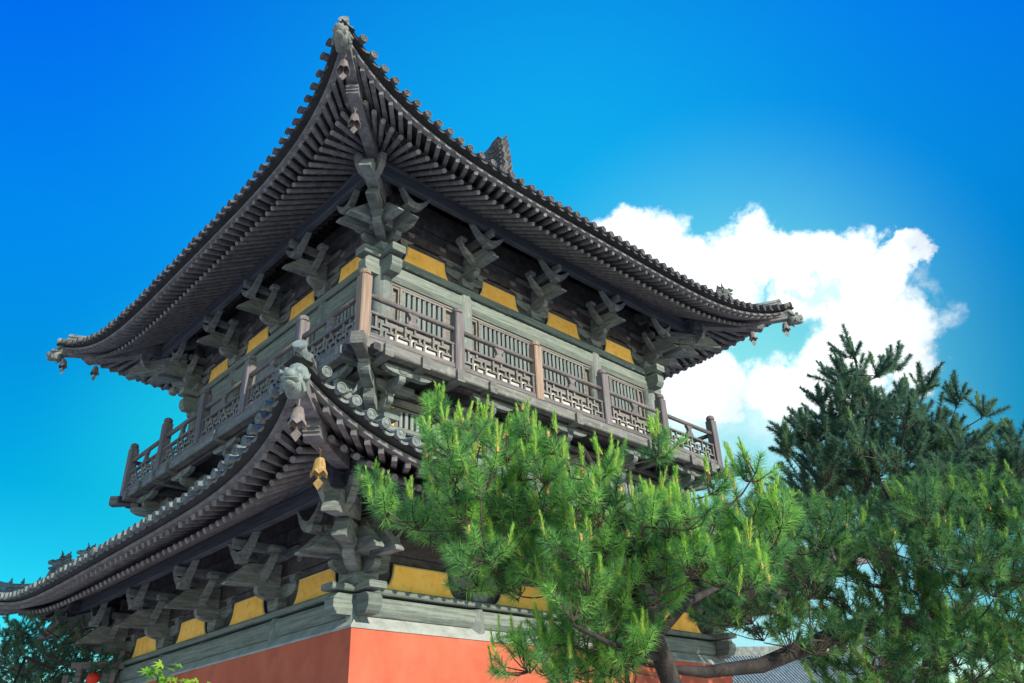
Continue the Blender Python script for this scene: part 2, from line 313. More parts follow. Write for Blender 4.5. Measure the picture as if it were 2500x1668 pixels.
# ---- bracket sets (local: foot centre on the plank at the origin, -Y outward)
def arm_poly(L_, h, n=6, e=.14):
    """bow shaped arm: flat top, lower ends curve up"""
    p = [(-L_/2, h), (-L_/2, h*.55)]
    for i in range(n+1):
        t = i/n*math.pi/2; p.append((-L_/2+e*2.0*(1-math.cos(t)), h*.55*(1-math.sin(t))))
    return p+[(-u, v) for u, v in p[::-1]]
def boat_poly(L_, h, n=7, c=.16):
    """crescent arm with upturned horn-like ends"""
    lo = [(-L_/2+L_*i/n, h*abs(2*i/n-1)**2.0) for i in range(n+1)]
    hi = [(L_/2-L_*i/n, c+(h+.055-c)*abs(2*i/n-1)**1.7) for i in range(n+1)]
    return lo+hi
def cup(b, x, y, z, s=.2, h=.12):
    b.prism([(-s*.36, 0), (s*.36, 0), (s*.5, h*.45), (s*.5, h), (-s*.5, h), (-s*.5, h*.45)], -s*.5, s*.5, lambda u, v, w_: (x+u, y+w_, z+v))
def rotm(a): return Matrix.Rotation(a, 4, 'Z')
def outarm(b, L_, z, h, w_=.13, back=.3, ang=0):
    M0 = b.xf; b.xf = M0 @ rotm(ang); p = [(back, z), (-L_*.45, z)]
    for i in range(7):
        t = i/6*math.pi/2; p.append((-L_*.45-L_*.55*math.sin(t), z+h*.62*(1-math.cos(t))))
    p += [(-L_, z+h), (back, z+h)]
    b.prism(p, -w_/2, w_/2, lambda u, v, q: (q, u, v)); b.xf = M0
def beak(b, tipo, z_tip, z_root, h=.36, w_=.15, ang=0, x=0, root=0.1, cham=.40):
    """chisel-ended beak: straight bar with a flat underside whose top is cut down to a thin edge at the tip"""
    M0 = b.xf; b.xf = M0 @ rotm(ang) @ Matrix.Translation((x, 0, 0))
    zc = lerp(z_tip, z_root, cham/(tipo-root)); p = [(-root, z_root), (-tipo, z_tip), (-tipo-.006, z_tip+.03), (-tipo+cham, zc+h), (-root, z_root+h+.03)]
    b.prism(p, -w_/2, w_/2, lambda u, v, q: (q, u, v)); b.xf = M0
def bracket_set(kz, corner=False):
    root = None; K = lambda z: z*kz
    b = MB(); s_ = .34 if not corner else .42
    b.prism([(-s_*.36, 0), (s_*.36, 0), (s_*.5, K(.08)), (s_*.5, K(.17)), (-s_*.5, K(.17)), (-s_*.5, K(.08))], -s_*.5, s_*.5, lambda u, v, w_: (u, w_, v))
    root = b.build('bracket_set', 'bracket', T)
    def part(nm, a, fn):
        b = MB(); b.xf = rotm(a); fn(b); b.build(nm, 'bracket', root)
    def cross(a, L_, o, z, h_, sh=0): part('cross_arm', a, lambda b: b.prism(arm_poly(L_, K(h_), e=.17), -.055, .055, lambda u, v, w_: (u+sh, -o+w_, v+K(z))))
    dirs = (0,) if not corner else (0, -math.pi/2)
    for a in dirs:
        sg = 0 if not corner else (1 if a == 0 else -1)
        part('bracket_arm', a, lambda b: outarm(b, .50, K(.14), K(.20), .12))
        cross(a, 1.0, 0, .17, .19); cross(a, 1.35, .0, .45, .17); cross(a, .9, .0, .72, .17)
        for x in (-.60, .60): part('bearing_block', a, lambda b: cup(b, x, 0, K(.62), .16, K(.09)))
        part('cross_arm', a, lambda b: b.prism(boat_poly(.92 if not corner else .66, K(.34)), -.055, .055, lambda u, v, w_: (u+.10*sg, -.44+w_, v+K(.36))))
        part('cross_arm', a, lambda b: b.prism(boat_poly(.92 if not corner else .70, K(.36)), -.055, .055, lambda u, v, w_: (u+.12*sg, -.80+w_, v+K(.62))))
        for (x, y, z) in ((0, -.42, .34), (-.42, 0, .36), (.42, 0, .36), (0, -.80, .60), (-.40+.1*sg, -.44, .735), (.40+.1*sg, -.44, .735)) if not corner else ((0, -.42, .34), (-.42, 0, .36), (.42, 0, .36), (0, -.80, .60)): part('bearing_block', a, lambda b: cup(b, x, y, K(z), .17, K(.09)))
        for x in ((0,) if not corner else (-.02*sg, -.36*sg)): part('beak', a, lambda b: beak(b, 1.05, K(.285), K(.33), K(.30), .14, 0, x, .1, .34))
        if not corner: part('nose_beam', a, lambda b: b.bbox(-.055, .055, -.98, .2, K(.80), K(.95), .02))
    if corner:   # the diagonal arm and its two big stacked beaks, with bow shaped arms beside the upper one
        d = -math.pi/4
        part('bracket_arm', d, lambda b: outarm(b, .80, K(.14), K(.24), .16))
        for (y, z) in ((-.70, .34), (-1.12, .64)): part('bearing_block', d, lambda b: cup(b, 0, y, K(z), .24, K(.11)))
        part('beak', d, lambda b: beak(b, 1.42, K(.345), K(.38), K(.26), .19, 0, 0, .1, .20))
        part('beak', d, lambda b: beak(b, 2.02, K(.48), K(.74), K(.28), .20, 0, 0, .5, .24))
        for sg in (-1, 1):
            b = MB(); b.xf = rotm(d+sg*math.pi/4) @ Matrix.Translation((sg*-.98, -.98, 0))
            b.prism([(-.10, K(.62)), (.06, K(.62)), (.24, K(.70)), (.34, K(.84)), (.37, K(1.02)), (.28, K(1.02)), (.22, K(.9)), (-.10, K(.82))], -.06, .06, lambda u, v, w_: (-sg*u, w_, v)); b.build('cross_arm', 'bracket', root)
    return root
def place(root0, used, x, y, z, rz):
    o = root0 if not used else copy_tree(root0, T)
    o.location = (x, y, z-GZ); o.rotation_euler = (0, 0, rz); return o
def place_brackets(hh, z, kz):
    a = bracket_set(kz); n = 0
    c = bracket_set(kz, True); m_ = 0
    for k in range(4):
        p = side(k) @ Vector((-hh, -hh, z)); place(c, m_ > 0, p.x, p.y, p.z, -k*math.pi/2); m_ += 1
        if k > 1: continue
        for i in (1, 2, 3):
            p = side(k) @ Vector((-hh+2*hh*i/4, -hh, z)); place(a, n > 0, p.x, p.y, p.z, -k*math.pi/2); n += 1
place_brackets(HU, 3.599, 1.10)
place_brackets(HL, -2.811, 1.13)

# balcony brackets: no beaks, two stepped arms
def deck_bracket(corner=False):
    b = MB(); s_ = .34
    b.prism([(-s_*.36, 0), (s_*.36, 0), (s_*.5, .07), (s_*.5, .16), (-s_*.5, .16), (-s_*.5, .07)], -s_*.5, s_*.5, lambda u, v, w_: (u, w_, v))
    root = b.build('bracket_set', 'bracket', T)
    for a in ((0,) if not corner else (0, -math.pi/2, -math.pi/4)):
        q = 1.35 if a == -math.pi/4 else 1
        for (L_, z) in ((.42, .14), (.80, .40)):
            b = MB(); outarm(b, L_*q, z, .22, .13 if q == 1 else .18, ang=a); b.build('bracket_arm', 'bracket', root)
        b = MB(); b.xf = rotm(a)
        pass
        for (y, z) in ((-.36*q, .36), (-.74*q, .62)):
            b = MB(); b.xf = rotm(a); cup(b, 0, y, z, .18, .09); b.build('bearing_block', 'bracket', root)
        if q > 1: continue
        for (y, L_, z) in ((0, .95, .18), (-.38, .8, .44), (-.76, 1.0, .60)):
            sh = 0 if not corner or y == 0 else (.12 if a == 0 else -.12)
            b = MB(); b.xf = rotm(a); b.prism(arm_poly(L_, .19), -.055, .055, lambda u, v, w_: (u+sh, y+w_, v+z)); b.build('cross_arm', 'bracket', root)
    return root
a_ = deck_bracket(); c_ = deck_bracket(True); na = nc_ = 0
for k in range(4):
    p = side(k) @ Vector((-HM, -HM, .033)); place(c_, nc_ > 0, p.x, p.y, p.z, -k*math.pi/2); nc_ += 1
    if k > 1: continue
    for i in (1, 2, 3):
        p = side(k) @ Vector((-HM+2*HM*i/4, -HM, .033)); place(a_, na > 0, p.x, p.y, p.z, -k*math.pi/2); na += 1
# wall of the middle band, with slatted vents framed in yellow
for k in range(4):
    b = TB(); b.xf = side(k); b.box(-HM, HM, -HM+.02, -HM+.1, -.8, .95); b.build('bracket_wall', 'dark')
    b = TB(); b.xf = side(k); b.bbox(-HM-.35, HM+.35, -HM-.08, -HM+.05, .46, .60, .02); b.bbox(-HM-.4, HM+.4, -HM-.10, -HM+.05, .68, .80, .02); b.build('wall_fillet', 'deck')
    if k > 1: continue
    for i in range(4):
        a0 = -HM+2*HM*(i+.5)/4; hw = .62
        v = TB(); v.xf = side(k); v.bbox(a0-hw, a0+hw, -HM-.05, -HM+.03, .04, .085, .01); v.bbox(a0-hw, a0+hw, -HM-.05, -HM+.03, .39, .44, .01)
        v.box(a0-hw, a0-hw+.06, -HM-.047, -HM+.03, .086, .389); v.box(a0+hw-.06, a0+hw, -HM-.047, -HM+.03, .086, .389); o = v.build('slat_vent', 'panelwood')
        v = TB(); v.xf = side(k)
        for j in range(9):
            x = a0-hw+.13+j*(2*hw-.26)/8; v.bbox(x-.036, x+.036, -HM-.045, -HM-.005, .086, .389, .014)
        v.build('slat', 'slat', o)
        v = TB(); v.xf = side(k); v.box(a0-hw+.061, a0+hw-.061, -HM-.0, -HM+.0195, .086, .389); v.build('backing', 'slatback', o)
        for sg in (-1, 1):
            v = TB(); v.xf = side(k); v.prism([(hw+.004, .04), (hw+.20, .04), (hw+.13, .14), (hw+.10, .30), (hw+.11, .44), (hw+.004, .44)], -HM-.03, -HM+.015, lambda u, vv, w_: (a0+sg*u, w_, vv)); v.build('yellow_strip', 'yellow', o)

# ---- balcony deck, joists, railing
HB = 5.0325
for k in range(4):
    b = TB(); b.xf = side(k); b.bbox(-HB-.10, HB+.10-.001*k, -HB-.10, -HB+.10, .80, 1.0, .02); b.build('deck_beam', 'deck')
b = TB(); b.box(-HB+.11, HB-.11, -HB+.11, HB-.11, .90, .99); b.build('deck_floor', 'dark')
for k in range(2):
    for i in range(13):
        a = -HB+.45+i*(2*HB-.9)/12
        if i in (4, 5, 7, 8): continue
        b = TB(); b.xf = side(k); b.bbox(a-.085, a+.085, -HB-.16, -HB+1.0, .735, .965, .015); b.build('joist', 'deck')
b = TB()
for k in range(4):
    b.xf = side(k); b.bbox(-HB-.2, HB+.2, -HM-.82, -HM-.68, .745, .87, .02)
b.build('deck_girder', 'dark')
# diagonal joist head under each deck corner
for k in range(4):
    b = TB(); b.xf = side(k) @ Matrix.Translation((-HB, -HB, 0)) @ rotm(-math.pi/4); b.bbox(-.11, .11, -.30, 1.2, .73, .95, .02); b.build('joist', 'deck')
FRET = [((0, 1), (2, 1)), ((1, 1), (1, 3)), ((2, 0), (2, 2)), ((2, 2), (4, 2)), ((3, 2), (3, 3)), ((3, 0), (3, 1)), ((3, 1), (5, 1)), ((4, 1), (4, 2)), ((5, 0), (5, 2)), ((5, 2), (6, 2))]
def railing_bay(k, a0, a1):
    gap = .105; x0, x1 = a0+gap, a1-gap; y = -HB
    b = TB(); b.xf = side(k); b.bbox(x0-.01, x1+.01, y-.05, y+.05, 1.485, 1.535, .012); b.bbox(x0-.01, x1+.01, y-.06, y+.06, 1.02, 1.12, .012)
    b.box(x0, x0+.045, y-.035, y+.035, 1.121, 1.484); b.box(x1-.045, x1, y-.035, y+.035, 1.121, 1.484); o = b.build('railing_panel', 'rail')
    b = TB(); b.xf = side(k); b.tube([(x0-.02, y, 1.83), (x1+.02, y, 1.83)], .05, 10); b.build('handrail', 'rail', o, True)
    # vase shaped support under the handrail
    c_ = (x0+x1)/2; b = TB(); b.xf = side(k); pr = [(-.13, 1.536), (.13, 1.536), (.10, 1.60), (.055, 1.65), (.06, 1.70), (.12, 1.775), (-.12, 1.775), (-.06, 1.70), (-.055, 1.65), (-.10, 1.60)]
    b.prism(pr, y-.035, y+.035, lambda u, v, w_: (c_+u, w_, v)); b.build('rail_support', 'rail', o)
    b = TB(); b.xf = side(k); z0 = 1.121; hz = (1.484-z0)/3; X0, X1 = x0+.046, x1-.046; nx = 17; hx = (X1-X0)/nx; t = .019
    segs = []
    for r_ in range(0, nx, 6):
        for (p, q) in FRET: segs.append(((p[0]+r_, p[1]), (q[0]+r_, q[1])))
    for (p, q) in segs:
        if p[0] >= nx: continue
        q = (min(q[0], nx), q[1])
        xa, xb = X0+p[0]*hx, X0+q[0]*hx; za, zb = z0+p[1]*hz, z0+q[1]*hz
        if p[0] == q[0]: b.box(xa-t, xa+t, y-.024, y+.024, max(za-t, z0), min(zb+t, 1.484))
        else: b.box(max(xa-t, X0), min(xb+t, X1), y-.0265, y+.0265, za-t, za+t)
    b.build('lattice', 'lat', o)
seen = 0
for k in range(4):
    for i in range(5):
        a = -HB+2*HB*i/5; p = side(k) @ Vector((a, -HB, 0)); b = TB(); b.xf = Matrix.Translation((p.x, p.y, 0)) @ side(k); s_ = .085
        b.bbox(-s_-.015, s_+.015, -s_-.015, s_+.015, .998, 2.16, .02)
        b.lathe([(.075, 2.16), (.075, 2.185), (.10, 2.20), (.10, 2.25), (.085, 2.285), (.045, 2.31), (0, 2.315)], (0, 0, 0), 12)
        new = (k == 0 and i in (0, 2))  # two posts on this side get the tan colour
        o = b.build('railing_post', 'tanpost' if new else 'post')
        if new: o['label'] = 'tan railing post' 
        railing_bay(k, a, -HB+2*HB*(i+1)/5)

# ---- upper storey wall: panels and slatted windows
for k in range(4):
    b = TB(); b.xf = side(k); b.box(-HU, HU, -HU+.05, -HU+.14, 1.0, 3.05); b.build('upper_wall', 'panelwood')
    b = TB(); b.xf = side(k); b.box(-HU+.2, HU-.2, -HU+.03, -HU+.0495, 1.0, 2.049); b.build('wall_panel', 'plaster')
    b = TB(); b.xf = side(k); b.bbox(-HU+.19, HU-.19, -HU-.045, -HU+.049, 3.005, 3.055, .01); b.bbox(-HU+.19, HU-.19, -HU-.05, -HU+.049, 2.05, 2.14, .015); b.build('window_rail', 'panelwood')
    wins = [(-3.55, -2.56), (-1.56, -.09), (.09, 1.56), (2.56, 3.55)]; smalls = [(-3.79, -3.61), (-2.50, -2.24), (-1.84, -1.64), (1.64, 1.84), (2.24, 2.50), (3.61, 3.79)]
    if k > 1: continue
    for (x0, x1) in wins:
        v = TB(); v.xf = side(k); y = -HU
        v.box(x0-.05, x1+.05, y-.035, y+.049, 2.965, 3.004); v.box(x0-.05, x1+.05, y-.035, y+.049, 2.141, 2.18)
        v.box(x0-.05, x0, y-.035, y+.049, 2.181, 2.964); v.box(x1, x1+.05, y-.035, y+.049, 2.181, 2.964); o = v.build('slat_window', 'panelwood')
        v = TB(); v.xf = side(k); n = max(6, round((x1-x0)/.125))
        for j in range(n):
            x = x0+(j+.5)*(x1-x0)/n; v.add([(x-.038, y, 2.181), (x, y-.035, 2.181), (x+.038, y, 2.181), (x-.038, y, 2.964), (x, y-.035, 2.964), (x+.038, y, 2.964)], [(0, 1, 4, 3), (1, 2, 5, 4), (2, 0, 3, 5)])
        v.build('slat', 'slat', o)
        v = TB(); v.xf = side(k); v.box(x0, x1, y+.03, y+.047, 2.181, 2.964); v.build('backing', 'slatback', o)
    for (x0, x1) in smalls:
        v = TB(); v.xf = side(k); y = -HU; q = .03
        v.box(x0, x1, y-.02, y+.049, 2.96, 3.004); v.box(x0, x1, y-.02, y+.049, 2.141, 2.19); v.box(x0, x0+q, y-.02, y+.049, 2.191, 2.959); v.box(x1-q, x1, y-.02, y+.049, 2.191, 2.959); v.build('side_panel', 'panelwood')
# ------------------------------------------------------------------ roofs
class Roof:
    def __init__(s, E, e0, zt, z0, k, m, T0, ztop, o_pur, name, Er, er0, zrt, zr0):
        s.__dict__.update(locals())
        s.OV = .12                                   # tiles overhang the eave board
        s.Et = E+.10
    def oe(s, a): return s.e0+(s.E-s.e0)*min(1, abs(a)/s.E)**s.k
    def ze(s, a): return s.z0+(s.zt-s.z0)*min(1, abs(a)/s.E)**s.m
    def orr(s, a): return s.er0+(s.Er-s.er0)*min(1, abs(a)/s.Er)**s.k
    def zr(s, a): return s.zr0+(s.zrt-s.zr0)*min(1, abs(a)/s.Er)**s.m
    def zb(s, o):                                    # roof surface in mid side: concave profile
        t = (s.e0+s.OV-o)/(s.e0+s.OV-s.T0); A = s.z0+.14
        return A+(s.ztop-A)*(.62*t+.38*t*abs(t))
    def top(s, a, o):
        a = min(abs(a), s.Et); oee = s.oe(a)+s.OV
        lift = (s.ze(a)+.14)-s.zb(oee)
        f = max(0, (o-s.T0)/(oee-s.T0))**1.6
        return s.zb(o)+lift*f
    def line(s, q):
        """q in -1..1 along one side: root and end of the round rafter, inner and outer end of the flying rafter"""
        ae = q*s.Er; sg = 1 if q >= 0 else -1; A0 = s.o_pur-.55
        rd = Vector((ae, s.orr(ae), s.zr(ae)))
        zroot = s.zr0+.60*(s.er0-s.o_pur+.55)
        if abs(ae) <= A0: rt_ = Vector((ae, s.o_pur-.55, zroot+(rd.z-s.zr0)*.5))
        else:
            t = (abs(ae)-A0)/(s.Er-A0); rt_ = Vector((sg*(A0+.55*t), s.o_pur-.55+.5*t, zroot+(rd.z-s.zr0)*.5-.22*t))
        a1 = q*s.E; f1 = Vector((a1, s.oe(a1)-.06, s.ze(a1)-.055))
        d = (rt_-rd); L_ = d.length; f0 = rd+d*min(1, .45/L_)+Vector((0, 0, .10))
        return rt_, rd, f0, f1
def V(p): return (p[0], -p[1], p[2])
def make_roof(r, per_side, ntile, main_sides, big, fly_big):
    rf = TB(); und = TB()
    # ---- tiled surface
    nA = 56; nO = 12
    for k in range(4):
        rf.xf = side(k); vs = []; fs = []
        for i in range(nA+1):
            a = -r.Et-.02+2*(r.Et+.02)*i/nA; o1 = r.oe(a)+r.OV; o0 = max(min(abs(a), o1), r.T0)
            for j in range(nO+1):
                o = lerp(o1, o0, j/nO); vs.append((a, -o, r.top(a, o)))
        for i in range(nA):
            for j in range(nO): q = i*(nO+1)+j; fs.append((q, q+nO+1, q+nO+2, q+1))
        rf.add(vs, fs)
        # front edge and underside of the pan tiles, overhang shade put in as near-black colour
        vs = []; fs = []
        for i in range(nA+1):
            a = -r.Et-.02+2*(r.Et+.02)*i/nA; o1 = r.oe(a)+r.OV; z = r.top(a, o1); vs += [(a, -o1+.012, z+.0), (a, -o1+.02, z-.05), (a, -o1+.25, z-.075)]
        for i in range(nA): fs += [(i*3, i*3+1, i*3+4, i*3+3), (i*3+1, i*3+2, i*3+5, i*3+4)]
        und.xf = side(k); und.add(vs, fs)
        pitch = 2*(r.Et-.42)/ntile
        for i in range(ntile+1):
            a = -(r.Et-.42)+pitch*i+random.gauss(0, .007); o1 = r.oe(a)+r.OV+.01; o0 = max(abs(a), r.T0)
            if o1-o0 < .12: o0 = o1-.12
            n = max(2, int((o1-o0)/.28)); R_ = .068; vs = []; fs = []; rings = []
            for j in range(n):
                for e_, q in ((0, 1.0), (.97, .93)):
                    o = lerp(o1, o0, (j+e_)/n); rings.append((o, q*R_))
            for (o, q) in rings:
                z = r.top(a, o)
                for h_ in range(7):
                    t = math.pi*h_/6; vs.append((a+q*math.cos(t), -o, z+q*math.sin(t)*1.05+.02))
            for j in range(len(rings)-1):
                for h_ in range(6): b_ = j*7+h_; fs.append((b_, b_+1, b_+8, b_+7))
            rf.add(vs, fs)
            # round end tile: a full tube stepping out past the pans, with a rimmed disc
            z = r.top(a, o1)+.03+random.gauss(0, .007); o1 += random.gauss(0, .008); dz_ = (r.top(a, o1)-r.top(a, o1-.2))/.2; vs = []; fs = []
            for q in (-.12, .075):
                for h_ in range(12): t = 2*math.pi*h_/12; vs.append((a+.066*math.cos(t), -o1-q, z+dz_*q+.066*math.sin(t)))
            rf.add(vs, [(h_, (h_+1) % 12, (h_+1) % 12+12, h_+12) for h_ in range(12)]); o1 += .07; z += dz_*.075
            z += 0; P0 = Vector((a, -o1-.012, z)); vs = []; fs = []; nn = 12
            for (rr, yy) in ((.068, .04), (.072, 0), (.057, 0), (.052, .011), (0.025, .011), (.016, .0), (0, 0)):
                for h_ in range(nn):
                    t = 2*math.pi*h_/nn; vs.append((P0.x+rr*math.cos(t), P0.y+yy, P0.z+rr*math.sin(t)))
            for j in range(6):
                for h_ in range(nn): fs.append((j*nn+h_, j*nn+(h_+1) % nn, (j+1)*nn+(h_+1) % nn, (j+1)*nn+h_))
            rf.add(vs, fs)
            # drip tile lip between two rows
            if i < ntile:
                am = a+pitch/2; o2 = r.oe(am)+r.OV-.0; z = r.top(am, o2); vs = []; fs = []; n2 = 8
                for h_ in range(n2+1):
                    u = (h_/n2-.5)*(pitch-.02); c2 = (1-(2*h_/n2-1)**2)
                    vs += [(am+u, -o2, z+.02-.04*c2), (am+u, -o2-.004, z-.005-.055*c2), (am+u, -o2+.02, z-.005-.05*c2)]
                for h_ in range(n2): b_ = h_*3; fs += [(b_, b_+3, b_+4, b_+1), (b_+1, b_+4, b_+5, b_+2)]
                rf.add(vs, fs)
    roof = rf.build(r.name, 'updark' if r is UP else 'tile'); und.build('tile_underside_shade', 'trim_and_shade', roof)
    # ---- eave board and the soffit boards
    b = TB(); s2 = TB()
    for k in range(4):
        b.xf = side(k); s2.xf = side(k); n = 64; vs = []; fs = []
        for i in range(n+1):
            q = -1+2*i/n; a = q*r.E; o = r.oe(a); z = r.ze(a)
            vs += [(a, -o-.0, z-.012), (a, -o-.0, z+.05), (a, -o+.10, z+.05), (a, -o+.10, z-.012)]
        for i in range(n):
            for j in range(4): fs.append((i*4+j, (i+1)*4+j, (i+1)*4+(j+1) % 4, i*4+(j+1) % 4))
        b.add(vs, fs); vs = []; fs = []
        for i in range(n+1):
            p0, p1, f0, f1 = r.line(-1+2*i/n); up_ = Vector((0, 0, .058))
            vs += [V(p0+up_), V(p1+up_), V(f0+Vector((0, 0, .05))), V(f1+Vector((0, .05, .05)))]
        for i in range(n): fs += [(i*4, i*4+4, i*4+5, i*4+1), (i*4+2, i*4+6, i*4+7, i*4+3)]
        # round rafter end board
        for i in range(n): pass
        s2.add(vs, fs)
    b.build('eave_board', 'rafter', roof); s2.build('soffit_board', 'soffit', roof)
    # ---- rafters
    stuff_r = TB(); stuff_f = TB()
    for k in range(4):
        for i in range(per_side):
            q = (-1+2*(i+.5)/per_side)*.975; p0, p1, f0, f1 = r.line(q)
            near = (k in main_sides)
            nearness = (i if (k == 0) else per_side-1-i)        # distance from the corner nearest the camera
            mb = TB() if (near and nearness < big) else stuff_r
            mb.xf = side(k); mb.tube([V(p0), V(lerp(p0, p1, .5)), V(p1)], [.052, .052, .047], 10)
            if mb is not stuff_r: mb.build('round_rafter', 'rafter', roof, False)
            mb = TB() if (near and nearness < fly_big) else stuff_f
            mb.xf = side(k); mb.sweep([V(f0), V(lerp(f0, f1, .5)), V(f1)], [(-.039, -.045), (.039, -.045), (.039, .045), (-.039, .045)], scale=[1.08, 1.03, .9])
            if mb is not stuff_f: mb.build('flying_rafter', 'rafter', roof)
    tag(stuff_r.build('round_rafter', 'rafter', roof), kind='stuff'); tag(stuff_f.build('flying_rafter', 'rafter', roof), kind='stuff')
    # ---- eave purlin with the boards over the brackets
    for k in range(4):
        b = TB(); b.xf = side(k); zq = r.zr0+.60*(r.er0-r.o_pur); hq = r.o_pur
        b.bbox(-hq-.25, hq+.25, -hq-.07, -hq+.07, zq-.34+(.003 if k % 2 else 0), zq-.10+(.003 if k % 2 else 0), .02); b.build('eave_beam', 'ebeam')
        b = TB(); b.xf = side(k); b.tube([(-hq-.3, -hq, zq-.02), (hq+.3, -hq, zq-.02)], .09, 10); b.build('eave_beam', 'ebeam')
    # ---- hip rafters at the corners: lower beam, upper beam, carved head
    for k in range(4):
        M0 = side(k); dg_ = lambda d, z: M0 @ Vector((-d, -d, z))
        zc = r.zrt
        b = TB(); P = [(r.o_pur-.9, zc+.34), (r.o_pur+.4, zc+.06), (r.Er-.1, zc-.06), (r.Er+.06, zc-.07)]
        b.sweep([dg_(d, z) for d, z in P], [(-.10, -.11), (.10, -.11), (.10, .11), (-.10, .11)])
        for j, dd in enumerate((.0, .05, .10)):      # stepped carving of its end
            b.sweep([dg_(r.Er+.02+dd*.4, zc-.07-.09+dd*.9), dg_(r.Er+.075+dd*.4, zc-.07-.085+dd*.9)], [(-.104, -.03), (.104, -.03), (.104, .02), (-.104, .02)])
        b.build('hip_rafter', 'rafter', roof)
        b = TB(); P = [(r.Er-1.2, zc+.16), (r.Er-.3, zc+.14), (r.E-.35, r.zt-.19), (r.E-.02, r.zt-.13)]
        b.sweep([dg_(d, z) for d, z in P], [(-.09, -.10), (.09, -.10), (.09, .10), (-.09, .10)]); b.build('hip_rafter', 'rafter', roof)
    return roof

UP = Roof(6.8081, 6.2822, 5.1498, 4.4849, 4.93, 4.38, 3.0, 7.35, 4.84, 'upper_roof', 6.183, 5.914, 4.822, 4.345)
LO = Roof(7.2426, 6.7115, -1.1579, -1.8301, 5.1, 5.2, 4.30, -.36, 5.36, 'lower_roof', 6.62, 6.34, -1.49, -1.97)
roofU = make_roof(UP, 58, 50, (0, 1), 30, 30)
roofL = make_roof(LO, 60, 54, (0, 1), 20, 20)

def hip_ridge(r, roof, d_end, d_step, d_in, raise_end):
    """ridge along each hip: low near the tip, tall behind the beast"""
    for k in range(4):
        M0 = side(k); P = lambda d, dz: M0 @ Vector((-d, -d, r.top(d, d)+dz))
        b = TB(); ds = [lerp(d_end-.10, d_step, i/8) for i in range(9)]
        b.sweep([P(d, .06+raise_end*max(0, (d-d_step)/(d_end-d_step))**2.2) for d in ds], [(-.085, -.12), (.085, -.12), (.075, .05), (.10, .06), (.085, .12), (.04, .155), (-.04, .155), (-.085, .12), (-.10, .06), (-.075, .05)])
        ds = [lerp(d_step, d_in, i/10) for i in range(11)]
        b.sweep([P(d, .10) for d in ds], [(-.09, -.2), (.09, -.2), (.085, .16), (.115, .17), (.10, .24), (.05, .285), (-.05, .285), (-.10, .24), (-.115, .17), (-.085, .16)])
        b.build('hip_ridge', 'ridge', roof)
hip_ridge(UP, roofU, 6.80, 5.72, 3.0, .06)
hip_ridge(LO, roofL, 7.20, 5.66, 4.4, .08)

def beast(b, s=1.0):
    """seated ridge beast with mane and open mouth, facing +X (local)"""
    b.ball((0, 0, .14*s), .15*s, 9, 6, (1.1, .62, 1.0)); b.ball((.06*s, 0, .33*s), .12*s, 9, 6, (1.1, .7, .95))
    b.ball((.20*s, 0, .38*s), .075*s, 8, 5, (1.25, .8, .7)); b.ball((.19*s, 0, .26*s), .06*s, 8, 5, (1.2, .75, .55))
    for sg in (-1, 1):
        b.tube([(.12*s, sg*.06*s, .22*s), (.17*s, sg*.07*s, .10*s), (.20*s, sg*.07*s, 0)], [.045*s, .035*s, .04*s], 6)
        b.tube([(.02*s, sg*.05*s, .42*s), (-.04*s, sg*.09*s, .50*s), (-.02*s, sg*.12*s, .58*s)], [.03*s, .025*s, .006*s], 6)
        b.ball((.16*s, sg*.06*s, .40*s), .025*s, 6, 4)
    for i in range(5):
        t = i/4; b.tube([(-.02*s-.08*s*t, 0, .44*s-.30*s*t), (-.12*s-.10*s*t, 0, .50*s-.28*s*t), (-.15*s-.10*s*t, 0, .58*s-.30*s*t)], [.05*s, .035*s, .006*s], 6)
def figure(b, s=1.0):
    """small seated guardian figure"""
    b.ball((0, 0, .09*s), .09*s, 8, 5, (1.1, .8, 1.0)); b.ball((0, 0, .21*s), .065*s, 8, 5, (.9, .9, 1.15)); b.ball((.01*s, 0, .305*s), .045*s, 8, 5)
    b.tube([(0, 0, .33*s), (-.01*s, 0, .385*s)], [.03*s, .008*s], 6)
    for sg in (-1, 1): b.tube([(0, sg*.06*s, .25*s), (.05*s, sg*.075*s, .18*s), (.08*s, sg*.03*s, .17*s)], [.025*s, .022*s, .018*s], 6); b.tube([(.02*s, sg*.05*s, .06*s), (.10*s, sg*.06*s, .07*s), (.11*s, sg*.06*s, 0)], [.035*s, .03*s, .025*s], 6)
for k in range(4):
    M0 = side(k); ang = -k*math.pi/2-3*math.pi/4
    def onhip(fn, r, roof, d, dz, s, name, mat_='ridge'):
        b = TB(); p = M0 @ Vector((-d, -d, r.top(d, d)+dz)); b.xf = Matrix.Translation(p) @ rotm(ang); fn(b, s); b.build(name, mat_, roof, True)
    onhip(beast, UP, roofU, 5.68, .26, .95, 'ridge_beast')
    (onhip(figure, LO, roofL, 5.95, .17, 1.35, 'ridge_figure', 'pale') if k == 0 else onhip(beast, LO, roofL, 5.86, .20, 1.15, 'ridge_beast')); onhip(beast, LO, roofL, 5.46, .34, .95, 'ridge_beast')
    if k in (1, 3):
        for d in (6.62, 6.42, 6.16): onhip(figure, LO, roofL, d, .16, .55 if k else .60, 'ridge_figure', 'pale' if k == 0 else 'ridge')
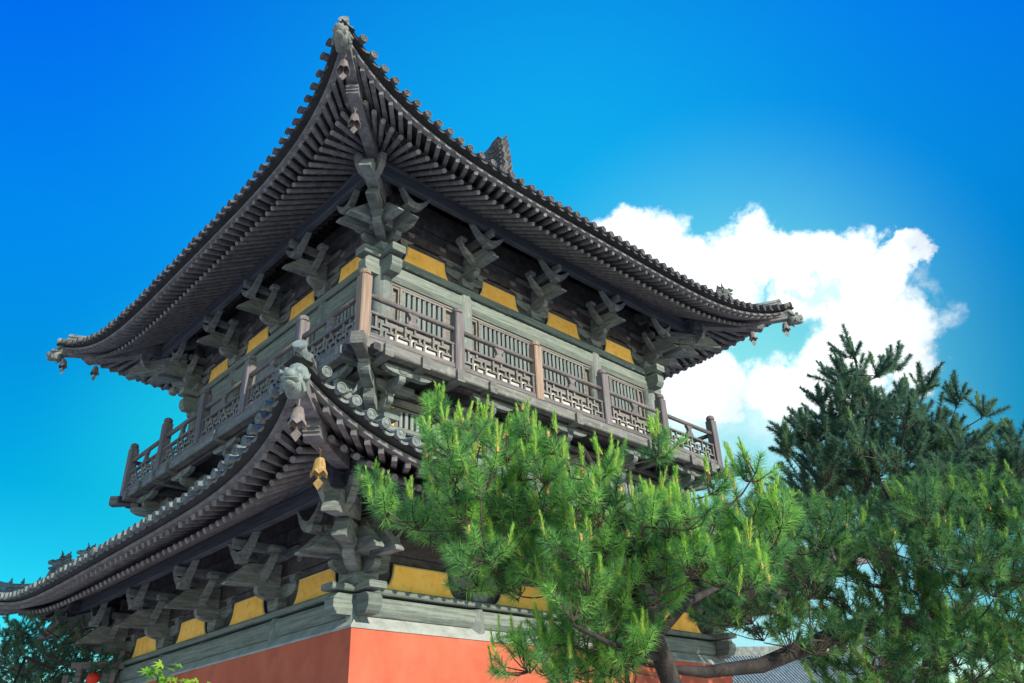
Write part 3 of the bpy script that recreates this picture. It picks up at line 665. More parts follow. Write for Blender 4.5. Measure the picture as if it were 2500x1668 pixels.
# end heads: carved beast head sleeves on the corner beams, with the raised end tile of the ridge above
def head(b, s=1.0):
    b.bbox(-.22*s, .06*s, -.115*s, .115*s, -.13*s, .10*s, .03*s); b.ball((.10*s, 0, .02*s), .11*s, 9, 6, (1.1, .95, .75)); b.ball((.08*s, 0, -.11*s), .09*s, 8, 5, (1.15, .9, .5))
    b.bbox(-.04*s, .17*s, -.108*s, .108*s, -.055*s, -.035*s, .005)
    for sg in (-1, 1):
        b.ball((.05*s, sg*.075*s, .125*s), .052*s, 8, 6); b.ball((.165*s, sg*.05*s, .065*s), .03*s, 6, 4)
        b.tube([(-.02*s, sg*.10*s, .08*s), (-.13*s, sg*.14*s, .13*s), (-.20*s, sg*.15*s, .24*s)], [.045*s, .035*s, .008*s], 6)
        b.tube([(.0, sg*.12*s, -.02*s), (-.08*s, sg*.15*s, -.10*s), (-.02*s, sg*.15*s, -.18*s)], [.03*s, .03*s, .006*s], 6)
for r, roof, mt, sc in ((UP, roofU, 'ridge', .95), (LO, roofL, 'pale', .88)):
    for k in range(4):
        M0 = side(k); ang = -k*math.pi/2-3*math.pi/4; b = TB(); d = r.E+.10
        b.xf = Matrix.Translation(M0 @ Vector((-d, -d, r.zt-.23))) @ rotm(ang) @ Matrix.Rotation(-.15, 4, 'Y'); head(b, sc); b.ball((-.16, 0, .18), .15, 10, 6, (1.2, .85, 1.0)); b.build('beast_head', mt, roof, True)
        b = TB(); dE, zE = (6.86, 5.36) if r is UP else (7.25, -.86); dz = zE-r.top(r.E-.45, r.E-.45)
        pts = [M0 @ Vector((-d, -d, z)) for d, z in ((dE-.62, zE-dz*.80), (dE-.36, zE-dz*.66), (dE-.14, zE-dz*.38), (dE, zE))]
        b.tube(pts, [.11, .10, .085, .072], 12); b.tube([pts[-1], pts[-1]+(pts[-1]-pts[-2]).normalized()*.03], [.088, .088], 14); b.build('ridge_end_tile', mt, roof)

# ---- gable part of the upper roof: ridge along Y, gable boards, ridge-end dragons
b = TB(); zr_, yr = 8.0, 3.35
for sg in (-1, 1):
    vs = []; n = 8
    for i in range(n+1):
        t = i/n; x = sg*(3.0*(1-t)); z = 7.35+(zr_-7.35)*(t*.8+.2*t*t); vs += [(x, -yr, z), (x, yr, z)]
    b.add(vs, [(i*2, i*2+1, i*2+3, i*2+2) for i in range(n)])
    for i in range(27):
        y = -yr+.1+i*(2*yr-.2)/26; b.tube([(sg*3.0*(1-t), y, 7.35+(zr_-7.35)*(t*.8+.2*t*t)+.02) for t in (0, .33, .66, 1)], .075, 6)
b.build('gable_roof', 'updark', roofU)
b = TB()
for sg in (-1, 1): b.add([(-3.0, sg*3.0, 7.2), (3.0, sg*3.0, 7.2), (0, sg*3.0, zr_)], [(0, 1, 2)])
b.build('gable_wall', 'dark', roofU)
b = TB(); b.sweep([(0, -yr, zr_), (0, yr, zr_)], [(-.12, -.2), (.12, -.2), (.12, .28), (.16, .30), (.12, .4), (-.12, .4), (-.16, .30), (-.12, .28)]); b.build('main_ridge', 'ridge', roofU)
b = TB()
for sy in (-1, 1):
    for sg in (-1, 1): b.sweep([(sg*3.0*(1-t), sy*(yr-.05), 7.35+(zr_-7.35)*(t*.8+.2*t*t)+.1) for t in (0, .3, .6, .9, 1)], [(-.10, -.1), (.10, -.1), (.12, .14), (.06, .26), (-.06, .26), (-.12, .14)])
b.build('gable_ridge', 'ridge', roofU)
# ridge-end dragon: thick silhouette with a hooked beak, stepped back fins, layered scales
def ridge_dragon(sy):
    b = TB(); by = sy*(yr-.02); f = lambda u, v, w_: (w_, by-sy*u*(1.45 if u > 0 else 1), zr_-.28+v)
    body = [(-.06, 0), (1.05, 0), (1.12, .30), (.92, .42), (1.02, .60), (.82, .72), (.66, .84), (.62, .96), (.74, 1.06), (.94, 1.04), (1.14, .90), (1.20, .98), (1.08, 1.16), (.98, 1.20), (.92, 1.32), (.78, 1.36), (.70, 1.48), (.54, 1.52), (.44, 1.63), (.28, 1.67), (.18, 1.78), (.02, 1.82), (-.04, 1.70), (-.10, 1.62), (-.05, 1.52), (-.14, 1.38), (-.09, 1.26), (-.18, 1.10), (-.12, .96), (-.20, .80), (-.13, .64), (-.18, .46), (-.10, .30)]
    b.prism(body, -.13, .13, f)
    for sgx in (-1, 1):
        g_ = lambda u, v, w_: f(u, v, sgx*w_)
        for i in range(6):     # chevron scales
            v0 = .86+i*.15; hw = .40-.05*i; c0 = .26-.03*i
            b.prism([(c0-hw*.8, v0), (c0, v0-.12), (c0+hw*.8, v0), (c0+hw*.8, v0+.05), (c0, v0-.06), (c0-hw*.8, v0+.05)], .128, .165, g_)
        b.prism([(.16, .05), (.24, .05), (.24, .74), (.16, .74)], .128, .175, g_)
        for (u, v, rr) in ((.62, .52, .08), (.44, .60, .07), (.78, .20, .09), (.52, .26, .10), (.02, .50, .09), (.05, .22, .10)):
            p = g_(u, v, .14); b.ball(p, rr, 8, 5, (.5, 1, 1))
    for i in range(9):         # fins down the back
        v = 1.70-i*.19; p0 = f(-.05-.012*i, v, 0); p1 = f(-.20-.015*i, v+.10, 0); b.tube([p0, p1], [.06, .012], 6)
    b.build('ridge_dragon', 'updark', roofU)
ridge_dragon(-1); ridge_dragon(1)
# ------------------------------------------------------------------ wind bells
def wind_bell(x, y, z, s, mat_, label, drop=.10):
    """z is the crown of the bell; hangs by a hook from the corner beam"""
    root = empty('wind_bell', (x, y, z)); tag(root, label, 'wind bell', 'wind bells under the eave corners')
    b = MB(); prof = [(0, 0), (.035, -.004), (.06, -.03), (.078, -.10), (.088, -.17), (.105, -.235), (.098, -.235), (.08, -.17), (.07, -.10), (.03, -.03)]
    def petal(i, j, r_, z_):
        q = abs(((j % 4)-2)/2)      # 0 between petals .. 1 on the petal line
        if i in (5, 6): return (r_*(1+.10*q), z_+.055*(1-q)-.02)
        return (r_*(1-.06*(1-q)), z_)
    b.lathe(prof, (0, 0, 0), 24, petal); o = b.build('bell_body', mat_, root); o.scale = (s, s, s)
    b = MB(); b.tube([(0, 0, -.02), (0, 0, drop)], .009, 6); b.tube([(.0+.028*math.cos(t), 0, drop+.028+.028*math.sin(t)) for t in [i*math.pi/5 for i in range(11)]], .008, 6); o = b.build('hook', mat_, root); o.scale = (s, s, s)
    b = MB(); b.tube([(0, 0, -.03), (0, 0, -.30)], .006, 5)
    b.prism([(0, -.27), (.062, -.34), (0, -.43), (-.062, -.34)], -.006, .006, lambda u, v, w_: (u*.72-w_*.7, -u*.72-w_*.7, v)); o = b.build('clapper_plate', mat_, root); o.scale = (s, s, s)
    return root
wind_bell(-6.70, -6.70, 4.70, 1.0, 'bell', 'grey wind bell highest up, under the tip of the upper eave corner nearest the viewer')
wind_bell(-6.06, -6.06, 4.44, 1.0, 'bell', 'grey wind bell on the carved inner beam below the topmost bell of the upper eave')
wind_bell(6.69, -6.69, 4.84, 1.0, 'bell', 'outermost wind bell at the right tip of the upper eave, against the cloud')
wind_bell(6.06, -6.06, 4.62, 1.0, 'bell', 'wind bell just inside the right tip of the upper eave')
wind_bell(-6.69, 6.69, 4.80, 1.0, 'bell', 'dark wind bell at the left tip of the upper eave, against blue sky')
wind_bell(-6.06, 6.06, 4.55, 1.0, 'bell', 'wind bell just inside the left tip of the upper eave')
wind_bell(-7.12, -7.12, -1.56, 1.0, 'bell', 'grey wind bell under the beast head at the lower eave corner')
wind_bell(-6.36, -6.36, -1.77, 1.0, 'brass', 'golden brass wind bell on the inner beam of the lower eave corner')

P_ = empty('gourd_pendant', (-4.53, 4.53, 3.95)); tag(P_, 'pale gourd shaped pendant hanging under the left end bracket of the upper eave', 'pendant')
b = MB(); b.lathe([(0, 0), (.035, -.01), (.045, -.05), (.03, -.10), (.045, -.14), (.10, -.20), (.115, -.27), (.08, -.34), (0, -.37)], (0, 0, 0), 14); b.build('gourd', 'pale', P_, True)
b = MB(); b.tube([(0, 0, -.01), (0, 0, .22)], .01, 6); b.build('hanger', 'trim_and_shade', P_)

# ------------------------------------------------------------------ pines
def perp(D):
    a = np.cross(D, np.array([0.3, 0.5, 0.81])); a /= np.linalg.norm(a, axis=1)[:, None]+1e-9; b = np.cross(D, a); return a, b
def tri_mesh(name, V_, tone, mat_, parent):
    n = len(V_)//3; me = bpy.data.meshes.new(name); me.vertices.add(n*3); me.vertices.foreach_set('co', V_.astype(np.float32).ravel())
    me.loops.add(n*3); me.loops.foreach_set('vertex_index', np.arange(n*3, dtype=np.int32)); me.polygons.add(n)
    me.polygons.foreach_set('loop_start', np.arange(0, n*3, 3, dtype=np.int32)); me.polygons.foreach_set('loop_total', np.full(n, 3, dtype=np.int32))
    at = me.attributes.new('tone', 'FLOAT', 'POINT'); at.data.foreach_set('value', np.repeat(tone, 3).astype(np.float32))
    me.materials.append(MT[mat_]); me.update(calc_edges=True); o = bpy.data.objects.new(name, me); COL.objects.link(o); o.parent = parent; return o
def needles(P, D, Ls, n, nl, spread, wid, tone, tonevar):
    """n needles on each shoot (start P, direction D, length Ls)"""
    k = len(P); i = np.repeat(np.arange(k), n); t = RNG.random(k*n)**.8; base = P[i]+D[i]*(Ls[i]*t)[:, None]
    a, b = perp(D[i]); ph = RNG.random(k*n)*2*np.pi; an = spread*(.55+.9*RNG.random(k*n))*(1.15-.55*t)
    dr = D[i]*np.cos(an)[:, None]+(a*np.cos(ph)[:, None]+b*np.sin(ph)[:, None])*np.sin(an)[:, None]; dr[:, 2] -= .10*RNG.random(k*n)
    le = nl*(.7+.5*RNG.random(k*n))*(1-.35*t**3); tip = base+dr*le[:, None]
    wv = np.cross(dr, RNG.normal(size=(k*n, 3))); wv /= np.linalg.norm(wv, axis=1)[:, None]+1e-9; wv *= wid/2
    V_ = np.empty((k*n, 3, 3)); V_[:, 0] = base+wv; V_[:, 1] = base-wv; V_[:, 2] = tip
    return V_.reshape(-1, 3), np.clip(tone[i]+RNG.normal(0, tonevar, k*n), 0, 1)
def bez(a, b, sag, n=6):
    a = np.array(a); b = np.array(b); m_ = (a+b)/2+np.array([0, 0, sag])+RNG.normal(0, .16*np.linalg.norm(b-a), 3)*np.array([1, 1, .5]); return [tuple((1-t)**2*a+2*t*(1-t)*m_+t*t*b) for t in np.linspace(0, 1, n)]
def pine(name, label, clumps, tips, trunk, cfg, mat_, limbs=()):
    root = empty(name, (trunk[0][0], trunk[0][1], GZ)); tag(root, label, 'pine tree'); off = Vector((-trunk[0][0], -trunk[0][1], -GZ))
    tb = MB(); tb.xf = Matrix.Translation(off); tp = [tuple(p[:3]) for p in trunk]; tr_ = [p[3] for p in trunk]; tb.tube(tp, tr_, 10)
    for lb in limbs: tb.tube([q[:3] for q in lb], [q[3] for q in lb], 8)
    br = MB(); br.xf = Matrix.Translation(off); bu = MB(); bu.xf = Matrix.Translation(off)
    TP = np.array([np.array(tp[i])*(1-t)+np.array(tp[i+1])*t for i in range(len(tp)-1) for t in np.linspace(0, 1, 8)])
    for lb in limbs:
        q = np.array([q_[:3] for q_ in lb]); TP = np.vstack([TP]+[q[i]*(1-t)+q[i+1]*t for i in range(len(q)-1) for t in np.linspace(0, 1, 8)])
    NP, ND, NL, NT = [], [], [], []; OP, OD, OL, OT = [], [], [], []
    allc = [(np.array(c), cfg['rad']*random.uniform(.8, 1.2), cfg['shoots']) for c in clumps]+[(np.array(c)-np.array([0, 0, .22]), cfg['rad']*.5, cfg['tipn']) for c in tips]
    hub = []
    allc.sort(key=lambda q: float(np.linalg.norm(TP-q[0], axis=1).min()))
    for c, rad, ns in allc:
        # branch from the trunk, starting lower than the clump
        d = np.linalg.norm(TP-c, axis=1)+np.where(TP[:, 2] > c[2]-.1, 1.2, 0); s0 = TP[np.argmin(d)]
        if hub:
            H = np.array(hub); dh = np.linalg.norm(H-c, axis=1)+np.where(H[:, 2] > c[2]+.15, .5, .05)
            if dh.min() < d.min(): s0 = H[np.argmin(dh)]
        hub.append(c); ln = np.linalg.norm(c-s0); pts = bez(s0, c-np.array([0, 0, rad*.4]), -.10*ln)
        r0 = min(.05, .010+.013*ln)*cfg.get('br', 1); br.tube(pts, [lerp(r0, .007, i/5) for i in range(6)], 5)
        ax = c-s0; ax = ax/(np.linalg.norm(ax)+1e-9)
        for j in range(ns):
            v = RNG.normal(size=3); v /= np.linalg.norm(v); v = v+ax*.5; v[2] = v[2]*.7+.15; e = c+v*rad*random.uniform(.35, .95)
            br.tube(bez(c-np.array([0, 0, rad*.35]), e, -.04, 4), [.007, .006, .005, .005], 4, cap=False)
            dd = v*cfg['out']+np.array([0, 0, cfg['upw']])+RNG.normal(0, .16, 3); dd /= np.linalg.norm(dd)
            Ls = cfg['shoot']*random.uniform(.65, 1.25); tn = random.uniform(.15, .62)
            OP.append(e-dd*Ls*.35); OD.append(dd); OL.append(Ls); OT.append(tn)
            br.tube([tuple(e-dd*Ls*.35), tuple(e+dd*Ls*.6)], [.006, .004], 4, cap=False)
            if random.random() < cfg['bud']: bu.ball(tuple(e+dd*Ls*.6), .022, 5, 4, (.8, .8, 1.5))
            if random.random() < cfg['newg']:          # this year's upright shoots
                for _ in range(random.choice((1, 2, 3))):
                    d2 = dd*.35+np.array([0, 0, 1.0])+RNG.normal(0, .13, 3); d2 /= np.linalg.norm(d2); NP.append(e+dd*Ls*.5); ND.append(d2); NL.append(cfg['candle']*random.uniform(.6, 1.25)); NT.append(random.uniform(.62, 1.0))
    for c in tips:
        c = np.array(c); n = cfg['tipc']
        for j in range(n):
            d2 = np.array([0, 0, 1.0])+RNG.normal(0, .12 if j == 0 else .30, 3)*np.array([1, 1, .3]); d2 /= np.linalg.norm(d2); ln = cfg['candle']*(1.35 if j == 0 else random.uniform(.6, 1.0))
            NP.append(c-d2*ln*.55); ND.append(d2); NL.append(ln); NT.append(random.uniform(.7, 1) if cfg['newg'] > 0 else .4)
            br.tube([tuple(c-d2*ln*.7-np.array([0, 0, .1])), tuple(c+d2*ln*.4)], [.009, .004], 4, cap=False)
    A_ = lambda q: np.array(q, float)
    V1, t1 = needles(A_(OP), A_(OD), A_(OL), cfg['n'], cfg['nl'], cfg['spread'], cfg['w'], A_(OT), .10)
    if NP:
        V2, t2 = needles(A_(NP), A_(ND), A_(NL), cfg['n2'], cfg['nl2'], cfg['spread2'], cfg['w'], A_(NT), .10); V1 = np.vstack([V1, V2]); t1 = np.concatenate([t1, t2])
        for P_, D_, L_ in zip(NP, ND, NL): bu.tube([tuple(P_), tuple(P_+D_*L_)], [.007, .003], 4, cap=False)
    o1 = tb.build('trunk', 'bark', root, True); o2 = br.build('branches', 'twig', o1)
    tri_mesh('crown', V1+np.array(off), t1, mat_, root)
    if bu.v: tag(bu.build('buds', 'bud', root), kind='stuff')
    return root
PA=[(-5.06,-10.01,-4.01),(-7.06,-10.17,-3.35),(-6.5,-9.81,-3.06),(-6.74,-9.76,-2.92),(-6.22,-10.31,-4.21),(-6.73,-9.61,-3.79),(-4.5,-10.82,-3.41),(-6.08,-9.75,-3.57),(-5.36,-10.22,-3.64),(-5.89,-10.55,-3.35),(-5.05,-11.42,-3.87),(-6.45,-8.98,-3.13),(-5.52,-9.97,-3.4),(-5.15,-10.35,-3.77),(-6.34,-10.46,-3.81),(-6.25,-9.84,-3.13),(-5.88,-9.36,-3.68),(-6.99,-9.89,-3.48),(-4.94,-10.32,-3.93),(-6.6,-10.45,-3.21),(-6.04,-9.29,-3.83),(-5.44,-10.02,-4.11),(-6.2,-10.01,-3.88),(-6.43,-10.07,-3.44),(-5.46,-10.96,-3.92),(-5.31,-11.14,-4.01),(-5.77,-10.27,-4.05),(-7.05,-9.34,-3.41),(-7.25,-10.05,-3.0),(-4.71,-11.06,-3.67),(-5.3,-10.67,-3.49),(-5.18,-10.95,-3.6),(-5.52,-10.09,-3.81),(-6.07,-9.23,-3.38),(-5.93,-9.84,-3.48),(-6.26,-9.96,-2.77),(-5.85,-9.88,-3.91),(-5.17,-11.09,-3.77),(-7.12,-9.92,-3.15),(-6.54,-9.81,-3.38),(-5.21,-10.05,-3.32),(-6.62,-10.17,-3.09),(-4.04,-10.98,-3.46),(-5.36,-11.03,-3.84),(-5.41,-10.47,-3.68),(-5.65,-10.65,-3.41),(-6.94,-9.73,-3.25),(-5.95,-10.44,-3.71),(-6.14,-10.41,-3.99),(-4.92,-11.26,-3.52),(-6.38,-10.19,-3.31),(-5.52,-10.35,-3.88),(-6.16,-10.28,-3.56),(-5.26,-11.31,-4.05),(-5.56,-10.55,-4.09),(-5.66,-9.94,-3.21),(-6.46,-9.16,-3.47),(-5.74,-11.2,-3.62),(-6.49,-9.94,-3.63),(-5.22,-10.56,-3.2),(-5.98,-9.47,-3.86),(-5.82,-10.8,-3.6),(-6.4,-9.35,-3.82),(-5.32,-10.65,-3.68),(-4.9,-10.36,-3.74),(-5.86,-9.76,-3.26),(-5.0,-10.59,-3.51),(-5.47,-10.06,-3.26),(-5.14,-9.55,-4.08),(-6.84,-9.83,-3.55),(-6.06,-10.15,-3.19),(-6.52,-9.98,-3.38),(-6.28,-9.49,-3.72),(-5.75,-9.64,-3.57),(-6.82,-9.94,-3.77),(-6.05,-10.29,-4.09),(-6.32,-10.7,-3.4),(-6.45,-8.83,-3.26),(-5.62,-9.73,-4.53),(-5.38,-10.06,-4.18),(-5.31,-9.87,-4.38),(-5.44,-9.99,-4.58),(-5.97,-10.18,-4.28),(-5.27,-9.58,-4.58),(-5.42,-10.16,-4.53),(-4.89,-9.94,-4.17),(-5.58,-9.51,-4.24),(-5.46,-10.39,-4.42),(-6.09,-9.84,-4.47),(-5.4,-9.26,-4.48),(-4.95,-9.79,-4.63),(-5.32,-9.64,-4.43),(-5.77,-9.93,-4.35),(-5.74,-9.71,-4.68),(-6.17,-9.73,-4.53),(-5.77,-10.22,-4.3),(-5.28,-10.09,-4.32),(-5.31,-9.78,-4.68),(-4.83,-9.89,-4.44)]
PB=[(-1.27,-10.17,-4.62),(1.52,-9.97,-3.97),(2.17,-10.74,-3.46),(-0.51,-10.1,-2.71),(-1.33,-10.9,-3.16),(1.25,-9.79,-3.44),(-2.11,-9.46,-3.7),(-0.56,-9.95,-3.47),(1.87,-11.02,-3.83),(-0.47,-11.24,-2.91),(0.79,-11.65,-4.08),(-0.16,-11.28,-3.38),(0.62,-11.83,-2.48),(-2.64,-10.0,-3.13),(-0.65,-8.29,-3.16),(0.28,-10.12,-3.11),(-0.13,-11.17,-4.21),(-1.36,-8.95,-3.02),(0.23,-10.79,-3.3),(-1.67,-9.82,-2.67),(-2.65,-9.8,-3.55),(-0.93,-9.14,-3.37),(0.54,-9.68,-2.88),(0.06,-11.93,-2.87),(-0.82,-11.88,-3.44),(-0.81,-11.74,-3.25),(-0.31,-12.1,-3.42),(0.8,-10.22,-3.25),(0.15,-11.8,-4.44),(-2.03,-10.21,-3.54),(1.44,-10.23,-3.66),(-0.05,-10.16,-4.02),(-0.02,-9.5,-4.17),(-0.63,-9.75,-3.3),(1.37,-10.94,-4.68),(0.2,-9.39,-3.92),(-0.5,-11.41,-2.55),(-0.79,-10.58,-4.64),(1.76,-11.14,-4.12),(0.09,-10.79,-2.37),(0.26,-10.69,-2.67),(-1.23,-11.28,-3.26),(-0.02,-10.87,-4.62),(-1.42,-9.27,-2.45),(0.07,-10.67,-3.54),(-2.22,-10.6,-3.08),(0.57,-9.74,-3.69),(-2.34,-10.17,-3.2),(1.4,-10.82,-3.3),(1.43,-11.03,-2.22),(0.3,-9.06,-4.21),(1.12,-11.49,-2.82),(-0.78,-10.99,-4.35),(0.31,-10.0,-2.72),(0.18,-10.6,-3.1),(0.65,-11.39,-4.49),(2.54,-10.59,-4.15),(-1.23,-9.87,-3.11),(-1.24,-9.51,-3.56),(-1.82,-9.79,-3.31),(-0.27,-9.92,-4.35),(-0.22,-10.55,-4.49),(-1.45,-10.35,-4.05),(-0.09,-9.79,-2.87),(-1.06,-9.11,-3.04),(0.69,-11.17,-2.68),(2.54,-11.42,-3.49),(-0.13,-10.95,-4.24),(-0.49,-10.35,-2.59),(1.25,-11.27,-3.69),(0.24,-9.05,-3.55),(-1.87,-10.08,-4.11),(-0.43,-10.6,-3.88),(-1.02,-10.4,-4.56),(0.3,-10.84,-3.63),(-0.13,-10.36,-4.15),(1.56,-10.55,-4.58),(-0.15,-12.25,-3.08),(2.15,-10.7,-3.87),(0.67,-9.79,-3.31),(0.92,-11.33,-4.7),(-1.95,-10.16,-2.99),(-2.0,-9.83,-4.06),(1.02,-11.59,-3.43),(-1.22,-11.47,-3.35),(1.32,-10.71,-3.6),(-1.83,-9.19,-2.59),(0.13,-12.2,-2.64),(0.02,-10.98,-3.99),(0.16,-9.24,-4.51),(1.76,-9.95,-4.46),(-0.22,-11.82,-2.76),(-0.44,-10.78,-2.67),(-2.79,-9.8,-3.09),(-1.67,-9.32,-3.85),(1.31,-10.89,-2.76),(-1.4,-10.12,-2.63),(-0.12,-11.58,-3.55),(2.47,-10.42,-4.32),(0.15,-11.8,-3.96),(2.41,-11.67,-2.84),(-1.18,-10.46,-4.28),(1.23,-11.76,-3.46),(-1.57,-10.59,-2.79),(-2.3,-9.36,-3.7),(-0.51,-9.77,-3.7),(-2.32,-10.01,-2.69),(1.04,-11.15,-3.05),(0.29,-11.92,-3.05),(-0.67,-10.71,-3.22),(-2.09,-10.21,-2.66),(-0.18,-11.78,-3.51),(1.0,-11.36,-2.66),(-1.41,-11.51,-2.91),(0.4,-11.58,-2.37),(2.32,-10.72,-3.63),(2.24,-11.14,-4.64),(1.23,-9.71,-4.26),(-0.08,-11.06,-4.42),(-1.25,-10.13,-3.07)]
PC=[(3.23,-10.34,-0.75),(3.37,-9.49,-0.32),(3.92,-9.4,0.24),(1.31,-9.26,-1.19),(4.35,-10.28,-1.55),(3.36,-10.31,-1.18),(3.53,-8.48,-1.05),(4.27,-11.29,-1.25),(4.34,-10.59,-1.43),(2.38,-8.26,-0.88),(4.33,-9.3,-1.32),(3.74,-11.03,-1.05),(3.08,-10.82,-0.76),(2.23,-10.04,-1.11),(4.27,-9.81,0.18),(2.15,-9.28,-0.75),(1.98,-9.35,-0.08),(3.78,-9.56,-0.08),(4.86,-11.32,-1.7),(1.58,-9.77,-0.07),(1.3,-9.02,-1.31),(4.31,-9.77,-0.36),(3.08,-10.77,-1.51),(3.55,-9.41,-1.24),(3.28,-8.91,-1.17),(5.1,-10.99,-1.51),(2.66,-9.1,-0.88),(3.9,-9.88,-1.14),(1.61,-9.24,-0.36),(5.23,-11.32,-1.15),(3.81,-8.97,-0.31),(3.21,-9.17,-1.35),(3.77,-9.68,0.51),(2.37,-9.76,-0.1),(3.6,-11.09,-1.31),(1.37,-9.03,-1.72),(2.59,-9.48,-0.17),(4.33,-9.41,-0.92),(2.07,-9.75,0.49),(3.65,-10.44,-0.37),(2.59,-9.38,-1.04),(3.25,-9.38,0.7),(3.08,-8.92,-0.0),(4.7,-10.56,-0.5),(4.24,-9.04,-0.75),(4.5,-10.77,-1.6),(4.28,-10.95,-1.44),(2.71,-8.47,-0.35),(5.15,-9.79,-1.36),(4.67,-10.24,-0.52),(1.47,-9.84,-0.86),(2.99,-8.66,-0.9),(3.14,-10.46,-0.27),(3.33,-11.47,-1.19),(2.77,-10.22,-1.89),(1.9,-9.15,-0.6),(6.54,-10.94,-1.03),(1.84,-9.71,-0.21),(4.96,-10.79,-0.41),(3.62,-10.07,-0.36),(4.2,-9.71,-0.74),(5.06,-10.4,-0.69),(3.9,-10.19,-1.32),(2.12,-10.39,-0.4),(3.17,-8.87,-0.96),(5.25,-10.03,-0.63),(3.54,-11.33,-1.29),(2.91,-8.1,-1.05),(2.68,-10.13,-1.64),(2.68,-9.6,-1.69),(2.71,-9.6,-0.86),(2.91,-10.05,-0.64),(3.68,-10.08,0.23),(3.88,-10.66,-1.79),(2.21,-9.28,-1.69),(1.78,-8.92,-0.4),(3.37,-10.93,-1.43),(2.53,-10.58,-1.23),(4.72,-11.17,-1.33),(2.93,-9.68,0.32),(1.7,-8.99,-1.46)]
PD=[(-4.68,6.14,-2.9),(-5.98,6.73,-2.08),(-5.45,8.14,-3.1),(-5.17,7.62,-2.03),(-4.84,6.41,-2.56),(-6.18,6.32,-2.43),(-6.06,5.03,-2.2),(-5.13,6.16,-2.57),(-5.53,5.84,-2.99),(-4.56,7.91,-2.85),(-6.43,6.15,-2.47),(-6.21,5.31,-2.8),(-5.92,6.44,-3.1),(-4.92,7.85,-3.03),(-5.32,5.94,-2.89),(-5.03,6.41,-2.07),(-5.65,8.65,-2.96),(-4.75,7.98,-2.06),(-6.33,6.64,-2.67),(-5.57,6.45,-2.57),(-5.2,6.0,-3.29),(-6.44,7.06,-2.16),(-5.2,8.38,-1.98),(-4.53,6.87,-2.24),(-5.09,4.42,-2.93),(-5.67,6.91,-2.4),(-4.29,8.04,-2.63),(-5.71,7.99,-2.81),(-5.66,5.31,-2.69),(-6.34,6.03,-2.11),(-5.38,7.44,-3.07),(-5.94,8.01,-2.89),(-5.48,7.51,-2.83),(-5.48,6.84,-2.79),(-6.01,7.64,-3.22),(-6.11,8.3,-1.74),(-5.67,5.12,-2.31),(-5.93,4.95,-2.62),(-6.26,6.02,-2.74),(-6.07,6.09,-2.86),(-5.13,5.82,-2.44),(-4.64,7.45,-2.64),(-6.12,7.12,-2.11),(-5.69,5.69,-3.36),(-5.59,8.18,-1.66),(-5.93,9.01,-2.16),(-6.0,8.25,-2.66),(-5.75,8.4,-2.58),(-5.07,4.53,-2.72),(-5.55,6.43,-3.05),(-5.65,7.29,-2.08),(-5.29,6.76,-2.67),(-5.22,4.96,-3.24),(-4.95,7.15,-2.99),(-5.26,4.85,-2.39),(-5.2,8.49,-2.46)]
TA=[(-7.17,-9.74,-2.38),(-6.72,-9.5,-2.39),(-6.73,-9.86,-2.51),(-6.74,-10.42,-2.67),(-6.87,-10.31,-2.82),(-6.58,-10.59,-2.8),(-6.23,-10.73,-2.96),(-5.92,-11.09,-2.84),(-5.4,-11.62,-3.08),(-7.21,-8.9,-2.88),(-7.48,-9.49,-3.22),(-6.85,-8.92,-3.0),(-6.22,-10.37,-2.91),(-5.04,-11.63,-3.4),(-4.59,-11.27,-3.01),(-4.98,-10.98,-2.93)]
TC=[(1.76,-10.02,1.09),(1.55,-9.82,0.76),(1.64,-10.35,0.61),(2.47,-10.36,0.97),(2.42,-10.76,0.39),(2.62,-10.46,0.42),(3.63,-10.85,0.45),(3.66,-11.19,0.12),(1.69,-9.31,0.4),(1.14,-9.17,-0.16),(1.09,-8.79,-0.44),(1.96,-8.32,-1.03),(3.76,-11.45,-0.44),(1.95,-9.67,0.6),(4.32,-11.41,-0.76)]
cfgA = dict(rad=.25, shoots=9, tipn=6, out=.75, upw=.75, shoot=.20, bud=.08, newg=.36, candle=.20, tipc=4, n=130, n2=110, nl=.118, nl2=.058, spread=1.15, spread2=.50, w=.0058, br=.55)
TRA = [(-4.4, -10.05, GZ, .15), (-4.55, -10.1, -5.6, .12), (-4.76, -10.12, -4.70, .095), (-4.99, -10.17, -4.34, .085), (-5.22, -10.22, -3.98, .07), (-5.46, -10.33, -3.63, .055), (-5.79, -10.43, -3.19, .04), (-6.1, -10.45, -2.85, .025)]
pine('pine_tree', 'bright green pine with upright new shoots in front of the red wall and lower eave', PA, TA, TRA, cfgA, 'pineA',
     [[(-4.99, -10.17, -4.34, .05), (-4.6, -10.3, -4.0, .04), (-4.1, -10.4, -3.8, .02)], [(-4.9, -10.15, -4.5, .04), (-5.6, -10.2, -4.45, .028), (-6.2, -10.3, -4.35, .015)]])
cfgB = dict(rad=.40, shoots=11, tipn=5, out=.8, upw=.6, shoot=.24, bud=.14, newg=.18, candle=.20, tipc=3, n=150, n2=110, nl=.125, nl2=.07, spread=1.1, spread2=.55, w=.0085, br=.7)
TRB = [(1.5, -10.0, GZ, .22), (1.13, -10.15, -4.45, .18), (.89, -10.54, -3.63, .14), (.9, -10.5, -2.6, .09), (.8, -10.3, -1.7, .05)]
pine('pine_tree', 'darker spreading pine at the right with one thick low branch reaching toward the tower', PB, [], TRB, cfgB, 'pineB',
     [[(.95, -10.4, -3.75, .13), (-.56, -10.3, -3.80, .11), (-1.42, -9.86, -4.08, .10), (-2.29, -9.6, -4.35, .085), (-3.01, -9.32, -4.43, .065), (-3.5, -9.1, -4.40, .04), (-3.95, -9.0, -4.25, .015)]])
